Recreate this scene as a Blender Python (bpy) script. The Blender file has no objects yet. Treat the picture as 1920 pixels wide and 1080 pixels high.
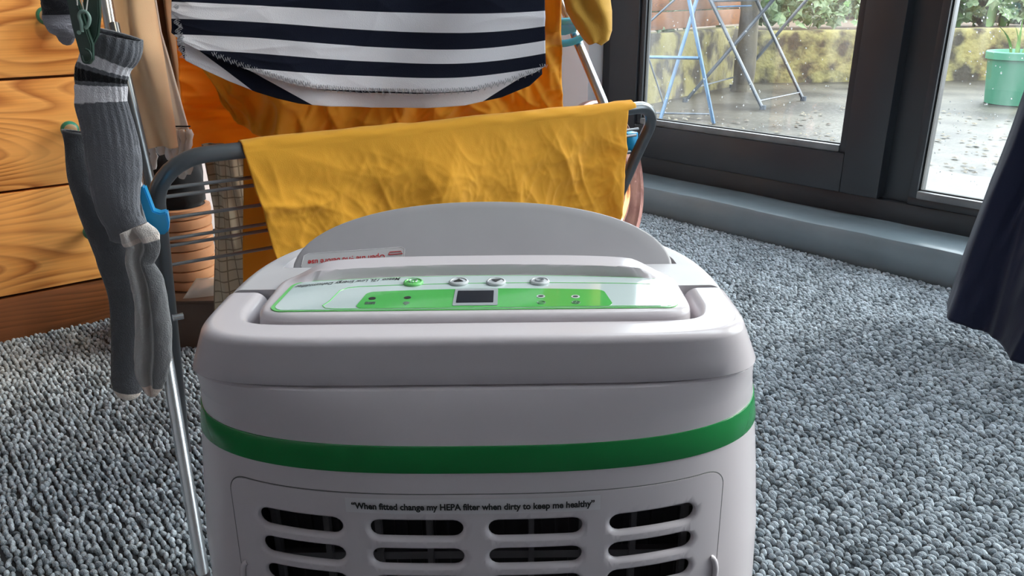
import bpy, bmesh, math, random
import numpy as np
from mathutils import Vector, Matrix
random.seed(7)
rng = np.random.default_rng(7)
SC = bpy.context.scene
COL = SC.collection

# ------------------------------------------------------------------ camera
F_PX, CX, CY, CAM_H = 1440.0, 960.0, 540.0, 0.667
PITCH, ROLL = math.atan(545 / 1440.0), math.atan(40 / 3800.0)
fw = np.array([0, math.cos(PITCH), -math.sin(PITCH)])
_up = np.array([0, math.sin(PITCH), math.cos(PITCH)])
_rt = np.array([1.0, 0, 0])
rt = math.cos(ROLL) * _rt - math.sin(ROLL) * _up
up = math.sin(ROLL) * _rt + math.cos(ROLL) * _up
EYE = np.array([0, 0, CAM_H])
cam_data = bpy.data.cameras.new('camera')
cam = bpy.data.objects.new('camera', cam_data)
COL.objects.link(cam)
cam_data.sensor_width = 36.0
cam_data.lens = 36.0 * F_PX / 1920.0
cam_data.clip_start = 0.02
cam_data.clip_end = 200
cam.matrix_world = Matrix([[rt[0], up[0], -fw[0], 0], [rt[1], up[1], -fw[1], 0], [rt[2], up[2], -fw[2], CAM_H], [0, 0, 0, 1]])
SC.camera = cam

# ------------------------------------------------------------------ world: an overcast sky
W = bpy.data.worlds.new('overcast_sky')
SC.world = W
W.use_nodes = True
wn, wl = W.node_tree.nodes, W.node_tree.links
wn.clear()
wo = wn.new('ShaderNodeOutputWorld')
wb = wn.new('ShaderNodeBackground')
wt = wn.new('ShaderNodeTexCoord')
ws = wn.new('ShaderNodeSeparateXYZ')
wr = wn.new('ShaderNodeValToRGB')
wr.color_ramp.elements[0].position = 0.0
wr.color_ramp.elements[0].color = (0.80, 0.86, 0.93, 1)
wr.color_ramp.elements[1].position = 0.8
wr.color_ramp.elements[1].color = (0.86, 0.93, 1.0, 1)
wl.new(wt.outputs['Generated'], ws.inputs[0])
wl.new(ws.outputs['Z'], wr.inputs[0])
wl.new(wr.outputs[0], wb.inputs[0])
wb.inputs[1].default_value = 8.2
wl.new(wb.outputs[0], wo.inputs[0])
sun_data = bpy.data.lights.new('sun', 'SUN')
sun_data.energy = 3.2
sun_data.angle = math.radians(26)
sun_data.color = (1.0, 0.93, 0.82)
sun = bpy.data.objects.new('sun', sun_data)
COL.objects.link(sun)
# hazy sun standing low beyond the glass doors, to the right of the camera
sun.rotation_euler = Vector((-0.83, -0.25, -0.50)).to_track_quat('-Z', 'Y').to_euler()
# warm ceiling spotlight, unseen, added to brighten the chest of drawers
SPOT_AT, SPOT_TO = Vector((.30, .35, 2.30)), Vector((-.95, 1.62, .42))
spd = bpy.data.lights.new('added_spot_light', 'SPOT'); spd.energy = 75; spd.spot_size = math.radians(34); spd.spot_blend = .8; spd.shadow_soft_size = .05; spd.color = (1.0, .84, .62)
spo = bpy.data.objects.new('added_spot_light', spd); COL.objects.link(spo)
spo.location = SPOT_AT; spo.rotation_euler = (SPOT_TO - SPOT_AT).to_track_quat('-Z', 'Y').to_euler()
vs = SC.view_settings
vs.view_transform = 'Standard'
vs.look = 'None'
vs.gamma = 1.0
vs.use_curve_mapping = False
vs.exposure = 0.26
SC.cycles.max_bounces = 10
SC.cycles.diffuse_bounces = 6
SC.cycles.transparent_max_bounces = 12
SC.cycles.caustics_reflective = False
SC.cycles.caustics_refractive = False
SC.cycles.use_denoising = True

# ------------------------------------------------------------------ measuring: where a sight line meets a real plane
def ray(px, py):
    return fw + rt * (px - CX) / F_PX - up * (py - CY) / F_PX
def at_z(px, py, z):
    d = ray(px, py)
    return EYE + d * ((z - CAM_H) / d[2])
def at_y(px, py, y):
    d = ray(px, py)
    return EYE + d * (y / d[1])
def at_plane(px, py, p0, n):
    d = ray(px, py)
    return EYE + d * (((np.array(p0, float) - EYE) @ n) / (d @ n))
# room axes: N_ points out through the glass doors, A_ runs along them
N_ = np.array([.7593, .6508, 0.0])
A_ = np.array([-.6508, .7593, 0.0])
def room(D, s, z=0.0):
    return N_ * D + A_ * s + np.array([0, 0, z])

# ------------------------------------------------------------------ noise for cloth relief
_perm = rng.random((64, 64))
def vnoise(x, y):
    x = np.asarray(x, float); y = np.asarray(y, float)
    xi = np.floor(x).astype(int); yi = np.floor(y).astype(int)
    fx = x - xi; fy = y - yi
    fx = fx * fx * (3 - 2 * fx); fy = fy * fy * (3 - 2 * fy)
    a = _perm[xi % 64, yi % 64]; b = _perm[(xi + 1) % 64, yi % 64]
    c = _perm[xi % 64, (yi + 1) % 64]; d = _perm[(xi + 1) % 64, (yi + 1) % 64]
    return (a * (1 - fx) + b * fx) * (1 - fy) + (c * (1 - fx) + d * fx) * fy
def crease(x, y, seed=0.0):
    """sharp creases running in several directions"""
    o = 0
    for k, (ang, f, w) in enumerate(((0.5, 1.0, 1.0), (1.9, 1.3, .8), (2.7, 2.1, .5), (1.1, 3.3, .3))):
        c, s = math.cos(ang), math.sin(ang)
        u = (c * x + s * y) * f + seed + 7.3 * k; v = (-s * x + c * y) * f * .45 + seed * 1.7
        o = o + w * (1 - np.abs(2 * vnoise(u + 1.2 * vnoise(v * 1.3, u * .5), v) - 1)) ** 2
    return o

# ------------------------------------------------------------------ materials
MATS = {}
def lin(c):
    return tuple((v / 255 / 12.92) if v / 255 <= .04045 else ((v / 255 + .055) / 1.055) ** 2.4 for v in c) + (1,)
def base(name, color, rough=.5, metal=0.0, spec=.5, **kw):
    m = bpy.data.materials.new(name); m.use_nodes = True
    b = m.node_tree.nodes['Principled BSDF']
    b.inputs['Base Color'].default_value = color if len(color) == 4 else color + (1,)
    b.inputs['Roughness'].default_value = rough
    b.inputs['Metallic'].default_value = metal
    b.inputs['Specular IOR Level'].default_value = spec
    for k, v in kw.items():
        b.inputs[k.replace('_', ' ')].default_value = v
    MATS[name] = m
    return m, m.node_tree.nodes, m.node_tree.links, b
def add_bump(m, scale=200, strength=.2, dist=.001, detail=3, coord='Object', stretch=(1, 1, 1)):
    nt = m.node_tree; b = nt.nodes['Principled BSDF']
    tc = nt.nodes.new('ShaderNodeTexCoord'); mp = nt.nodes.new('ShaderNodeMapping')
    mp.inputs['Scale'].default_value = stretch
    n = nt.nodes.new('ShaderNodeTexNoise'); n.inputs['Scale'].default_value = scale; n.inputs['Detail'].default_value = detail
    bp = nt.nodes.new('ShaderNodeBump'); bp.inputs['Strength'].default_value = strength; bp.inputs['Distance'].default_value = dist
    nt.links.new(tc.outputs[coord], mp.inputs[0]); nt.links.new(mp.outputs[0], n.inputs['Vector'])
    nt.links.new(n.outputs['Fac'], bp.inputs['Height']); nt.links.new(bp.outputs[0], b.inputs['Normal'])
    return n, mp, bp
def mottled(name, c1, c2, scale=6, rough=.6, bump=.2, bscale=120, bdist=.001, lo=.35, hi=.65, detail=4, **kw):
    m, n, l, b = base(name, c1, rough, **kw)
    add_bump(m, bscale, bump, bdist)
    tc = n.new('ShaderNodeTexCoord'); t = n.new('ShaderNodeTexNoise'); r = n.new('ShaderNodeValToRGB')
    t.inputs['Scale'].default_value = scale; t.inputs['Detail'].default_value = detail
    r.color_ramp.elements[0].position = lo; r.color_ramp.elements[0].color = c1
    r.color_ramp.elements[1].position = hi; r.color_ramp.elements[1].color = c2
    l.new(tc.outputs['Object'], t.inputs['Vector']); l.new(t.outputs['Fac'], r.inputs[0]); l.new(r.outputs[0], b.inputs['Base Color'])
    return m
def fabric(name, color, transl=0.0, rough=.85, bscale=900, bump=.35, dist=.0006, sheen=.15, tcol=None, attr=None):
    m, n, l, b = base(name, color, rough, spec=.2)
    b.inputs['Sheen Weight'].default_value = sheen
    add_bump(m, bscale, bump, dist, 2)
    out = n['Material Output']
    src = None
    if attr:
        a = n.new('ShaderNodeAttribute'); a.attribute_name = attr
        l.new(a.outputs['Color'], b.inputs['Base Color']); src = a.outputs['Color']
    if transl > 0:
        t = n.new('ShaderNodeBsdfTranslucent'); mx = n.new('ShaderNodeMixShader')
        t.inputs[0].default_value = tcol or color
        if src: l.new(src, t.inputs[0])
        mx.inputs[0].default_value = transl
        l.new(b.outputs[0], mx.inputs[1]); l.new(t.outputs[0], mx.inputs[2]); l.new(mx.outputs[0], out.inputs[0])
    return m

M = {}
M['white_plastic'] = base('white_plastic', (.56, .515, .54, 1), .20, spec=.5)[0]
add_bump(M['white_plastic'], 900, .02, .0003)
M['white_satin'] = base('white_satin', (.56, .54, .56, 1), .38)[0]
M['deck_plastic'] = mottled('deck_plastic', (.50, .485, .505, 1), (.52, .505, .525, 1), 30, .5, .06, 700, .0003)
M['deck_plastic'].node_tree.nodes['Principled BSDF'].inputs['Specular IOR Level'].default_value = .25
M['flap_plastic'] = mottled('flap_plastic', (.38, .365, .38, 1), (.40, .385, .40, 1), 20, .42, .02, 500, .0002)
M['groove'] = base('groove', (.10, .10, .10, 1), .6)[0]
M['dark_plastic'] = base('dark_plastic', (.035, .03, .035, 1), .6)[0]
M['grey_fin'] = base('grey_fin', (.16, .15, .16, 1), .5)[0]
M['green_stripe'] = base('green_stripe', (.010, .185, .045, 1), .18)[0]
M['panel_white'] = base('panel_white', (.52, .60, .60, 1), .06, Coat_Weight=.6)[0]
M['panel_green'] = base('panel_green', (.09, .44, .10, 1), .08, Coat_Weight=.6)[0]
M['green_line'] = base('green_line', (.16, .55, .16, 1), .12)[0]
M['lcd_black'] = base('lcd_black', (.008, .010, .016, 1), .15)[0]
M['lcd_frame'] = base('lcd_frame', (.30, .32, .34, 1), .35)[0]
M['button_grey'] = base('button_grey', (.48, .50, .52, 1), .3)[0]
M['ink'] = base('ink', (.012, .012, .012, 1), .5)[0]
M['ink_grey'] = base('ink_grey', (.10, .16, .12, 1), .4)[0]
M['red_ink'] = base('red_ink', (.50, .02, .02, 1), .5)[0]
M['clear_label'] = base('clear_label', (.55, .54, .55, 1), .25)[0]
M['label_edge'] = base('label_edge', (.75, .74, .75, 1), .3)[0]
M['steel_grey'] = base('steel_grey', (.13, .14, .15, 1), .28, .65)[0]
M['steel_light'] = base('steel_light', (.42, .44, .46, 1), .27, .85)[0]
M['wire_grey'] = base('wire_grey', (.24, .25, .26, 1), .35, .6)[0]
M['blue_plastic'] = base('blue_plastic', (.02, .32, .62, 1), .3)[0]
M['blue_plastic_light'] = base('blue_plastic_light', (.06, .48, .70, 1), .25, Subsurface_Weight=.2)[0]
M['yellow_cloth'] = fabric('yellow_cloth', (.76, .39, .035, 1), .30, tcol=(.95, .45, .02, 1), bump=.4)
M['orange_cloth'] = fabric('orange_cloth', (.85, .36, .03, 1), .45, tcol=(.95, .42, .02, 1))
M['mustard_knit'] = fabric('mustard_knit', (.55, .31, .05, 1), .10, bscale=500, bump=.6)
M['beige_cotton'] = fabric('beige_cotton', (.82, .60, .38, 1), .15)
M['brown_cotton'] = fabric('brown_cotton', (.24, .12, .055, 1), .05)
M['white_towel'] = fabric('white_towel', (.70, .68, .66, 1), .2, bscale=500)
M['black_cloth'] = fabric('black_cloth', (.010, .010, .012, 1), 0)
M['navy_velvet'] = fabric('navy_velvet', (.008, .011, .032, 1), 0, .7, 400, .3, .001, .12)
M['sock_wool'] = fabric('sock_wool', (.1, .1, .1, 1), 0, .95, 700, .8, .0012, .3, attr='tint')
M['peg_green'] = base('peg_green', (.020, .045, .032, 1), .4)[0]
M['hook_green'] = base('hook_green', (.20, .30, .25, 1), .35)[0]
M['cord_white'] = base('cord_white', (.5, .48, .44, 1), .7)[0]
M['door_frame'] = mottled('door_frame', (.022, .025, .031, 1), (.030, .033, .040, 1), 3, .38, .06, 60, .001)
M['gasket'] = base('gasket', (.008, .008, .008, 1), .6)[0]
M['bead'] = mottled('bead', (.13, .14, .15, 1), (.22, .23, .24, 1), 12, .3, .05, 80, .001)
M['step_paint'] = mottled('step_paint', (.16, .20, .225, 1), (.20, .24, .27, 1), 5, .27, .5, 18, .004)
M['wall_paint'] = mottled('wall_paint', (.78, .74, .76, 1), (.82, .78, .80, 1), 2, .8, .1, 200, .001)
M['ceiling_paint'] = base('ceiling_paint', (.75, .74, .72, 1), .9)[0]
M['copper_pink'] = mottled('copper_pink', (.22, .10, .085, 1), (.30, .15, .12, 1), 20, .30, .5, 90, .002, metal=.55)
M['copper_glow'] = base('copper_glow', (.75, .28, .12, 1), .25, .8)[0]
M['basket_clay'] = mottled('basket_clay', (.42, .19, .09, 1), (.52, .25, .12, 1), 14, .55, .3, 90, .001)
M['box_wood'] = mottled('box_wood', (.040, .018, .010, 1), (.060, .028, .015, 1), 8, .55, .3, 60, .001)
M['knob_green'] = mottled('knob_green', (.012, .16, .10, 1), (.02, .26, .17, 1), 30, .35, .1, 90, .001)
M['knob_wood'] = base('knob_wood', (.42, .27, .13, 1), .5)[0]

def wood(name, light, mid, dark, rough=.4):
    m, n, l, b = base(name, light, rough)
    tc = n.new('ShaderNodeTexCoord'); oi = n.new('ShaderNodeObjectInfo')
    mul = n.new('ShaderNodeVectorMath'); mul.operation = 'SCALE'; mul.inputs['Scale'].default_value = 7.0
    cmb = n.new('ShaderNodeCombineXYZ')
    l.new(oi.outputs['Random'], cmb.inputs[0]); l.new(oi.outputs['Random'], cmb.inputs[2]); l.new(cmb.outputs[0], mul.inputs[0])
    addv = n.new('ShaderNodeVectorMath'); addv.operation = 'ADD'
    l.new(tc.outputs['Object'], addv.inputs[0]); l.new(mul.outputs[0], addv.inputs[1])
    mp = n.new('ShaderNodeMapping'); mp.inputs['Scale'].default_value = (1.5, 1, 7.5)
    l.new(addv.outputs[0], mp.inputs[0])
    nz = n.new('ShaderNodeTexNoise'); nz.inputs['Scale'].default_value = 1.0; nz.inputs['Detail'].default_value = .6
    l.new(mp.outputs[0], nz.inputs['Vector'])
    m1 = n.new('ShaderNodeMath'); m1.operation = 'MULTIPLY'; m1.inputs[1].default_value = 30.0
    l.new(nz.outputs['Fac'], m1.inputs[0])
    m2 = n.new('ShaderNodeMath'); m2.operation = 'FRACT'; l.new(m1.outputs[0], m2.inputs[0])
    r = n.new('ShaderNodeValToRGB'); cr = r.color_ramp
    cr.elements[0].position = 0; cr.elements[0].color = light
    cr.elements[1].position = .80; cr.elements[1].color = dark
    e = cr.elements.new(.45); e.color = mid
    e = cr.elements.new(1.0); e.color = light
    l.new(m2.outputs[0], r.inputs[0])
    fine = n.new('ShaderNodeTexNoise'); fine.inputs['Scale'].default_value = 1; fine.inputs['Detail'].default_value = 3
    mp2 = n.new('ShaderNodeMapping'); mp2.inputs['Scale'].default_value = (6, 60, 260)
    l.new(addv.outputs[0], mp2.inputs[0]); l.new(mp2.outputs[0], fine.inputs['Vector'])
    big = n.new('ShaderNodeTexNoise'); big.inputs['Scale'].default_value = 5
    l.new(addv.outputs[0], big.inputs['Vector'])
    mx = n.new('ShaderNodeMixRGB'); mx.blend_type = 'MULTIPLY'; mx.inputs[0].default_value = .55
    rr = n.new('ShaderNodeValToRGB'); rr.color_ramp.elements[0].position = .3; rr.color_ramp.elements[0].color = (.62, .55, .5, 1); rr.color_ramp.elements[1].position = .7; rr.color_ramp.elements[1].color = (1, 1, 1, 1)
    l.new(fine.outputs['Fac'], rr.inputs[0]); l.new(r.outputs[0], mx.inputs[1]); l.new(rr.outputs[0], mx.inputs[2])
    mx2 = n.new('ShaderNodeMixRGB'); mx2.inputs[2].default_value = light
    r3 = n.new('ShaderNodeValToRGB'); r3.color_ramp.elements[0].position = .42; r3.color_ramp.elements[1].position = .62
    r3.color_ramp.elements[1].color = (.75, .75, .75, 1)
    l.new(big.outputs['Fac'], r3.inputs[0]); l.new(r3.outputs[0], mx2.inputs[0]); l.new(mx.outputs[0], mx2.inputs[1])
    l.new(mx2.outputs[0], b.inputs['Base Color'])
    bp = n.new('ShaderNodeBump'); bp.inputs['Strength'].default_value = .15; bp.inputs['Distance'].default_value = .0006
    l.new(fine.outputs['Fac'], bp.inputs['Height']); l.new(bp.outputs[0], b.inputs['Normal'])
    return m
M['pine'] = wood('pine', (.92, .44, .125, 1), (.80, .34, .08, 1), (.46, .15, .03, 1))
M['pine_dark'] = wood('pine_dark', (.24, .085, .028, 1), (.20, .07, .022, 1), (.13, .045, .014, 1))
M['sleeper'] = wood('sleeper', (.19, .07, .018, 1), (.14, .045, .012, 1), (.08, .03, .012, 1), .6)

def glass_mat():
    m = bpy.data.materials.new('window_glass'); m.use_nodes = True
    n, l = m.node_tree.nodes, m.node_tree.links; n.clear()
    o = n.new('ShaderNodeOutputMaterial'); t = n.new('ShaderNodeBsdfTransparent'); g = n.new('ShaderNodeBsdfGlossy')
    g.inputs['Roughness'].default_value = .02
    t.inputs[0].default_value = (.95, .97, .96, 1)
    fr = n.new('ShaderNodeFresnel'); ge = n.new('ShaderNodeNewGeometry'); io = n.new('ShaderNodeMapRange')
    io.inputs['To Min'].default_value = 1.45; io.inputs['To Max'].default_value = 1 / 1.45   # the same thin-sheet reflectance from both faces
    l.new(ge.outputs['Backfacing'], io.inputs['Value']); l.new(io.outputs[0], fr.inputs[0])
    mx = n.new('ShaderNodeMixShader'); l.new(fr.outputs[0], mx.inputs[0]); l.new(t.outputs[0], mx.inputs[1]); l.new(g.outputs[0], mx.inputs[2])
    d = n.new('ShaderNodeBsdfTranslucent'); d.inputs[0].default_value = (.8, .82, .85, 1)
    tc = n.new('ShaderNodeTexCoord'); mp = n.new('ShaderNodeMapping'); mp.inputs['Scale'].default_value = (7, 7, 1.6)
    nz = n.new('ShaderNodeTexNoise'); nz.inputs['Scale'].default_value = 2.2; nz.inputs['Detail'].default_value = 5
    r = n.new('ShaderNodeValToRGB'); r.color_ramp.elements[0].position = .48; r.color_ramp.elements[1].position = .85
    r.color_ramp.elements[0].color = (.004, .004, .004, 1); r.color_ramp.elements[1].color = (.05, .05, .05, 1)
    l.new(tc.outputs['Object'], mp.inputs[0]); l.new(mp.outputs[0], nz.inputs['Vector']); l.new(nz.outputs['Fac'], r.inputs[0])
    m2 = n.new('ShaderNodeMixShader'); l.new(r.outputs[0], m2.inputs[0]); l.new(mx.outputs[0], m2.inputs[1]); l.new(d.outputs[0], m2.inputs[2])
    l.new(m2.outputs[0], o.inputs[0])
    return m
M['glass'] = glass_mat()
def clear_mat():
    m = bpy.data.materials.new('clear_plastic'); m.use_nodes = True
    n, l = m.node_tree.nodes, m.node_tree.links; n.clear()
    o = n.new('ShaderNodeOutputMaterial'); t = n.new('ShaderNodeBsdfTransparent'); g = n.new('ShaderNodeBsdfPrincipled')
    g.inputs['Base Color'].default_value = (.7, .68, .64, 1); g.inputs['Roughness'].default_value = .2
    mx = n.new('ShaderNodeMixShader'); mx.inputs[0].default_value = .4
    l.new(t.outputs[0], mx.inputs[1]); l.new(g.outputs[0], mx.inputs[2]); l.new(mx.outputs[0], o.inputs[0])
    return m
M['clear_plastic'] = clear_mat()
M['drop'] = base('drop', (.9, .92, .95, 1), .05, Transmission_Weight=.7)[0]

# ------------------------------------------------------------------ object helpers
def tag(o, label=None, cat=None, group=None, kind=None):
    if label: o['label'] = label
    if cat: o['category'] = cat
    if group: o['group'] = group
    if kind: o['kind'] = kind
    return o
def empty(name, loc, label, cat, group=None):
    o = bpy.data.objects.new(name, None); COL.objects.link(o); o.location = loc
    o.empty_display_size = .05
    return tag(o, label, cat, group)
def place(o, parent=None):
    COL.objects.link(o)
    if parent is not None:
        o.parent = parent
        p, off = parent, Matrix.Identity(4)
        while p is not None:
            off = off @ Matrix.Translation(Vector(p.location)) if p.type == 'EMPTY' else off
            p = p.parent
        if parent.type == 'EMPTY':
            o.matrix_parent_inverse = Matrix.Translation(Vector(parent.location)).inverted()
        else:
            o.matrix_parent_inverse = parent.matrix_basis.inverted()
    return o
def mesh_obj(name, verts, faces, mat, parent=None, smooth=True, angle=None):
    me = bpy.data.meshes.new(name)
    me.from_pydata([tuple(map(float, v)) for v in verts], [], faces)
    bm = bmesh.new(); bm.from_mesh(me)
    bmesh.ops.recalc_face_normals(bm, faces=bm.faces)
    bm.to_mesh(me); bm.free()
    return wrap(name, me, mat, parent, smooth, angle)
def wrap(name, me, mat, parent=None, smooth=True, angle=None):
    if mat is not None:
        for mm in (mat if isinstance(mat, (list, tuple)) else [mat]):
            me.materials.append(mm)
    if smooth:
        me.polygons.foreach_set('use_smooth', [True] * len(me.polygons))
        if angle:
            me.set_sharp_from_angle(angle=math.radians(angle))
    o = bpy.data.objects.new(name, me)
    return place(o, parent)
def bm_obj(name, bm, mat, parent=None, smooth=True, angle=35):
    me = bpy.data.meshes.new(name)
    bmesh.ops.recalc_face_normals(bm, faces=bm.faces)
    bm.to_mesh(me); bm.free()
    return wrap(name, me, mat, parent, smooth, angle)
def add_box(bm, c, ax, ay, az, hx, hy, hz, bev=0.0, seg=2):
    """box with centre c, half sizes along the three given axes"""
    mt = Matrix(((ax[0], ay[0], az[0], c[0]), (ax[1], ay[1], az[1], c[1]), (ax[2], ay[2], az[2], c[2]), (0, 0, 0, 1)))
    t = bmesh.new()
    bmesh.ops.create_cube(t, size=2)
    for v in t.verts: v.co = Vector((v.co.x * hx, v.co.y * hy, v.co.z * hz))
    if bev > 0:
        bmesh.ops.bevel(t, geom=list(t.edges), offset=bev, segments=seg, affect='EDGES', profile=.6)
    t.transform(mt)
    me = bpy.data.meshes.new('t'); t.to_mesh(me); t.free(); bm.from_mesh(me); bpy.data.meshes.remove(me)
ZV = (0, 0, 1)
def box_obj(name, c, ax, ay, hx, hy, hz, mat, parent=None, bev=.002, az=ZV):
    bm = bmesh.new(); add_box(bm, c, ax, ay, az, hx, hy, hz, bev)
    return bm_obj(name, bm, mat, parent)
def room_box(name, D0, D1, s0, s1, z0, z1, mat, parent=None, bev=.0):
    return box_obj(name, room((D0 + D1) / 2, (s0 + s1) / 2, (z0 + z1) / 2), N_, A_, abs(D1 - D0) / 2, abs(s1 - s0) / 2, abs(z1 - z0) / 2, mat, parent, bev)
def catmull(pts, per=8, closed=False):
    P = np.array(pts, float); n = len(P); out = []
    rngi = range(n if closed else n - 1)
    for i in rngi:
        p0 = P[(i - 1) % n] if closed or i > 0 else 2 * P[0] - P[1]
        p1, p2 = P[i], P[(i + 1) % n]
        p3 = P[(i + 2) % n] if closed or i + 2 < n else 2 * P[-1] - P[-2]
        for k in range(per):
            t = k / per
            out.append(.5 * ((2 * p1) + (-p0 + p2) * t + (2 * p0 - 5 * p1 + 4 * p2 - p3) * t * t + (-p0 + 3 * p1 - 3 * p2 + p3) * t ** 3))
    if not closed: out.append(P[-1])
    return np.array(out)
def tube_data(path, r, seg=12, closed=False, caps=True, flat=1.0):
    P = np.array(path, float); n = len(P)
    rr = np.full(n, r) if np.isscalar(r) else np.array(r)
    T = np.gradient(P, axis=0) if not closed else np.roll(P, -1, 0) - np.roll(P, 1, 0)
    T /= np.linalg.norm(T, axis=1)[:, None]
    a = np.array([0, 0, 1.0]) if abs(T[0][2]) < .9 else np.array([1.0, 0, 0])
    u = np.cross(T[0], a); u /= np.linalg.norm(u)
    V, Fc = [], []
    for i in range(n):
        u = u - T[i] * (u @ T[i]); u /= np.linalg.norm(u)
        v = np.cross(T[i], u)
        for k in range(seg):
            th = 2 * math.pi * k / seg
            V.append(P[i] + rr[i] * (math.cos(th) * u + flat * math.sin(th) * v))
    for i in range(n if closed else n - 1):
        j = (i + 1) % n
        for k in range(seg):
            k2 = (k + 1) % seg
            Fc.append((i * seg + k, i * seg + k2, j * seg + k2, j * seg + k))
    if caps and not closed:
        Fc.append(tuple(range(seg))[::-1]); Fc.append(tuple((n - 1) * seg + k for k in range(seg)))
    return V, Fc
def tube(name, path, r, mat, parent=None, seg=12, closed=False, flat=1.0):
    V, Fc = tube_data(path, r, seg, closed, True, flat)
    return mesh_obj(name, V, Fc, mat, parent, True, 50)
def join_tubes(name, items, mat, parent=None, seg=8):
    V, Fc = [], []
    for path, r in items:
        v, f_ = tube_data(path, r, seg); o = len(V)
        V += v; Fc += [tuple(i + o for i in q) for q in f_]
    return mesh_obj(name, V, Fc, mat, parent, True, 50)
def prism(bm, pts, off):
    """closed outline pts (3-D) extruded by the vector off"""
    n = len(pts)
    a = [bm.verts.new(tuple(p)) for p in pts]; b = [bm.verts.new(tuple(np.array(p) + off)) for p in pts]
    bm.faces.new(a); bm.faces.new(b[::-1])
    for i in range(n): bm.faces.new((a[i], b[i], b[(i + 1) % n], a[(i + 1) % n]))
def plate(name, pts, off, mat, parent=None, bev=0):
    bm = bmesh.new(); prism(bm, pts, np.array(off, float))
    if bev:
        bmesh.ops.recalc_face_normals(bm, faces=bm.faces)
        bmesh.ops.bevel(bm, geom=[e for e in bm.edges if e.calc_face_angle(0) > .9], offset=bev, segments=2, affect='EDGES')
    return bm_obj(name, bm, mat, parent, bool(bev))
def boolean(o, cutters, op='DIFFERENCE'):
    for c in cutters:
        md = o.modifiers.new('b', 'BOOLEAN'); md.object = c; md.operation = op; md.solver = 'EXACT'
        try: md.material_mode = 'TRANSFER'
        except Exception: pass
        bpy.context.view_layer.update()
        dg = bpy.context.evaluated_depsgraph_get()
        me = bpy.data.meshes.new_from_object(o.evaluated_get(dg))
        o.modifiers.clear(); old = o.data; o.data = me; bpy.data.meshes.remove(old)
    for c in cutters: bpy.data.objects.remove(c, do_unlink=True)
    o.data.polygons.foreach_set('use_smooth', [True] * len(o.data.polygons))
    o.data.set_sharp_from_angle(angle=math.radians(30))
def grid_obj(name, Pg, mat, parent=None, uv=None, tint=None, thick=0.0, closed_u=False):
    """Pg[i, j, 3] grid -> sheet, optional thickness, UV (stored as data) and per-vertex colour"""
    nu, nv = Pg.shape[:2]
    me = bpy.data.meshes.new(name)
    idx = np.arange(nu * nv).reshape(nu, nv)
    a, b, c, d = idx[:-1, :-1], idx[1:, :-1], idx[1:, 1:], idx[:-1, 1:]
    q = np.stack([a, b, c, d], -1).reshape(-1, 4)
    if closed_u:
        q = np.vstack([q, np.stack([idx[-1, :-1], idx[0, :-1], idx[0, 1:], idx[-1, 1:]], -1).reshape(-1, 4)])
    me.from_pydata(Pg.reshape(-1, 3).tolist(), [], q.tolist())
    if uv is not None:
        lay = me.uv_layers.new(name='UVMap')
        vi = np.empty(len(me.loops), int); me.loops.foreach_get('vertex_index', vi)
        lay.data.foreach_set('uv', uv.reshape(-1, 2)[vi].ravel().astype(np.float32))
    if tint is not None:
        at = me.color_attributes.new('tint', 'FLOAT_COLOR', 'POINT')
        cc = np.ones((nu * nv, 4), np.float32); cc[:, :3] = tint.reshape(-1, 3)
        at.data.foreach_set('color', cc.ravel())
    o = wrap(name, me, mat, parent, True)
    if thick:
        md = o.modifiers.new('thick', 'SOLIDIFY'); md.thickness = thick; md.offset = 0
    return o
def text_mesh(body, size, bold=0.0, shear=0.0, align='LEFT'):
    cu = bpy.data.curves.new('t', 'FONT'); cu.body = body; cu.size = size; cu.offset = bold; cu.shear = shear; cu.align_x = align
    cu.resolution_u = 3; cu.extrude = 0
    o = bpy.data.objects.new('t', cu); COL.objects.link(o)
    bpy.context.view_layer.update()
    me = bpy.data.meshes.new_from_object(o.evaluated_get(bpy.context.evaluated_depsgraph_get()))
    bpy.data.objects.remove(o, do_unlink=True)
    V = np.array([v.co[:] for v in me.vertices]); Fc = [tuple(p.vertices) for p in me.polygons]
    bpy.data.meshes.remove(me)
    return V, Fc
def text_obj(name, body, size, mapf, mat, parent, bold=0.0, shear=0.0, width=None):
    V, Fc = text_mesh(body, size, bold, shear)
    V[:, 0] -= V[:, 0].min()
    if width: V[:, 0] *= width / V[:, 0].max()
    me = bpy.data.meshes.new(name); me.from_pydata([tuple(mapf(v[0], v[1])) for v in V], [], Fc)
    return wrap(name, me, mat, parent, False)

# ================================================================== THE ROOM
D_STEP, D_FRAME = 1.924, 2.06
S_LEFT, S_RIGHT, D_BACK, CEIL = 2.36, -3.3, -2.3, 2.4
def slab(name, D0, D1, s0, s1, z0, z1, mat, bev=0):
    o = room_box(name, D0, D1, s0, s1, z0, z1, mat, None, bev); o['kind'] = 'structure'; return o
M['floor_backing'] = base('carpet_backing', (.03, .035, .042, 1), .95)[0]
slab('floor', D_BACK - .1, 2.30, S_RIGHT - .1, S_LEFT + .1, -.06, 0, M['floor_backing'])
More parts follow.
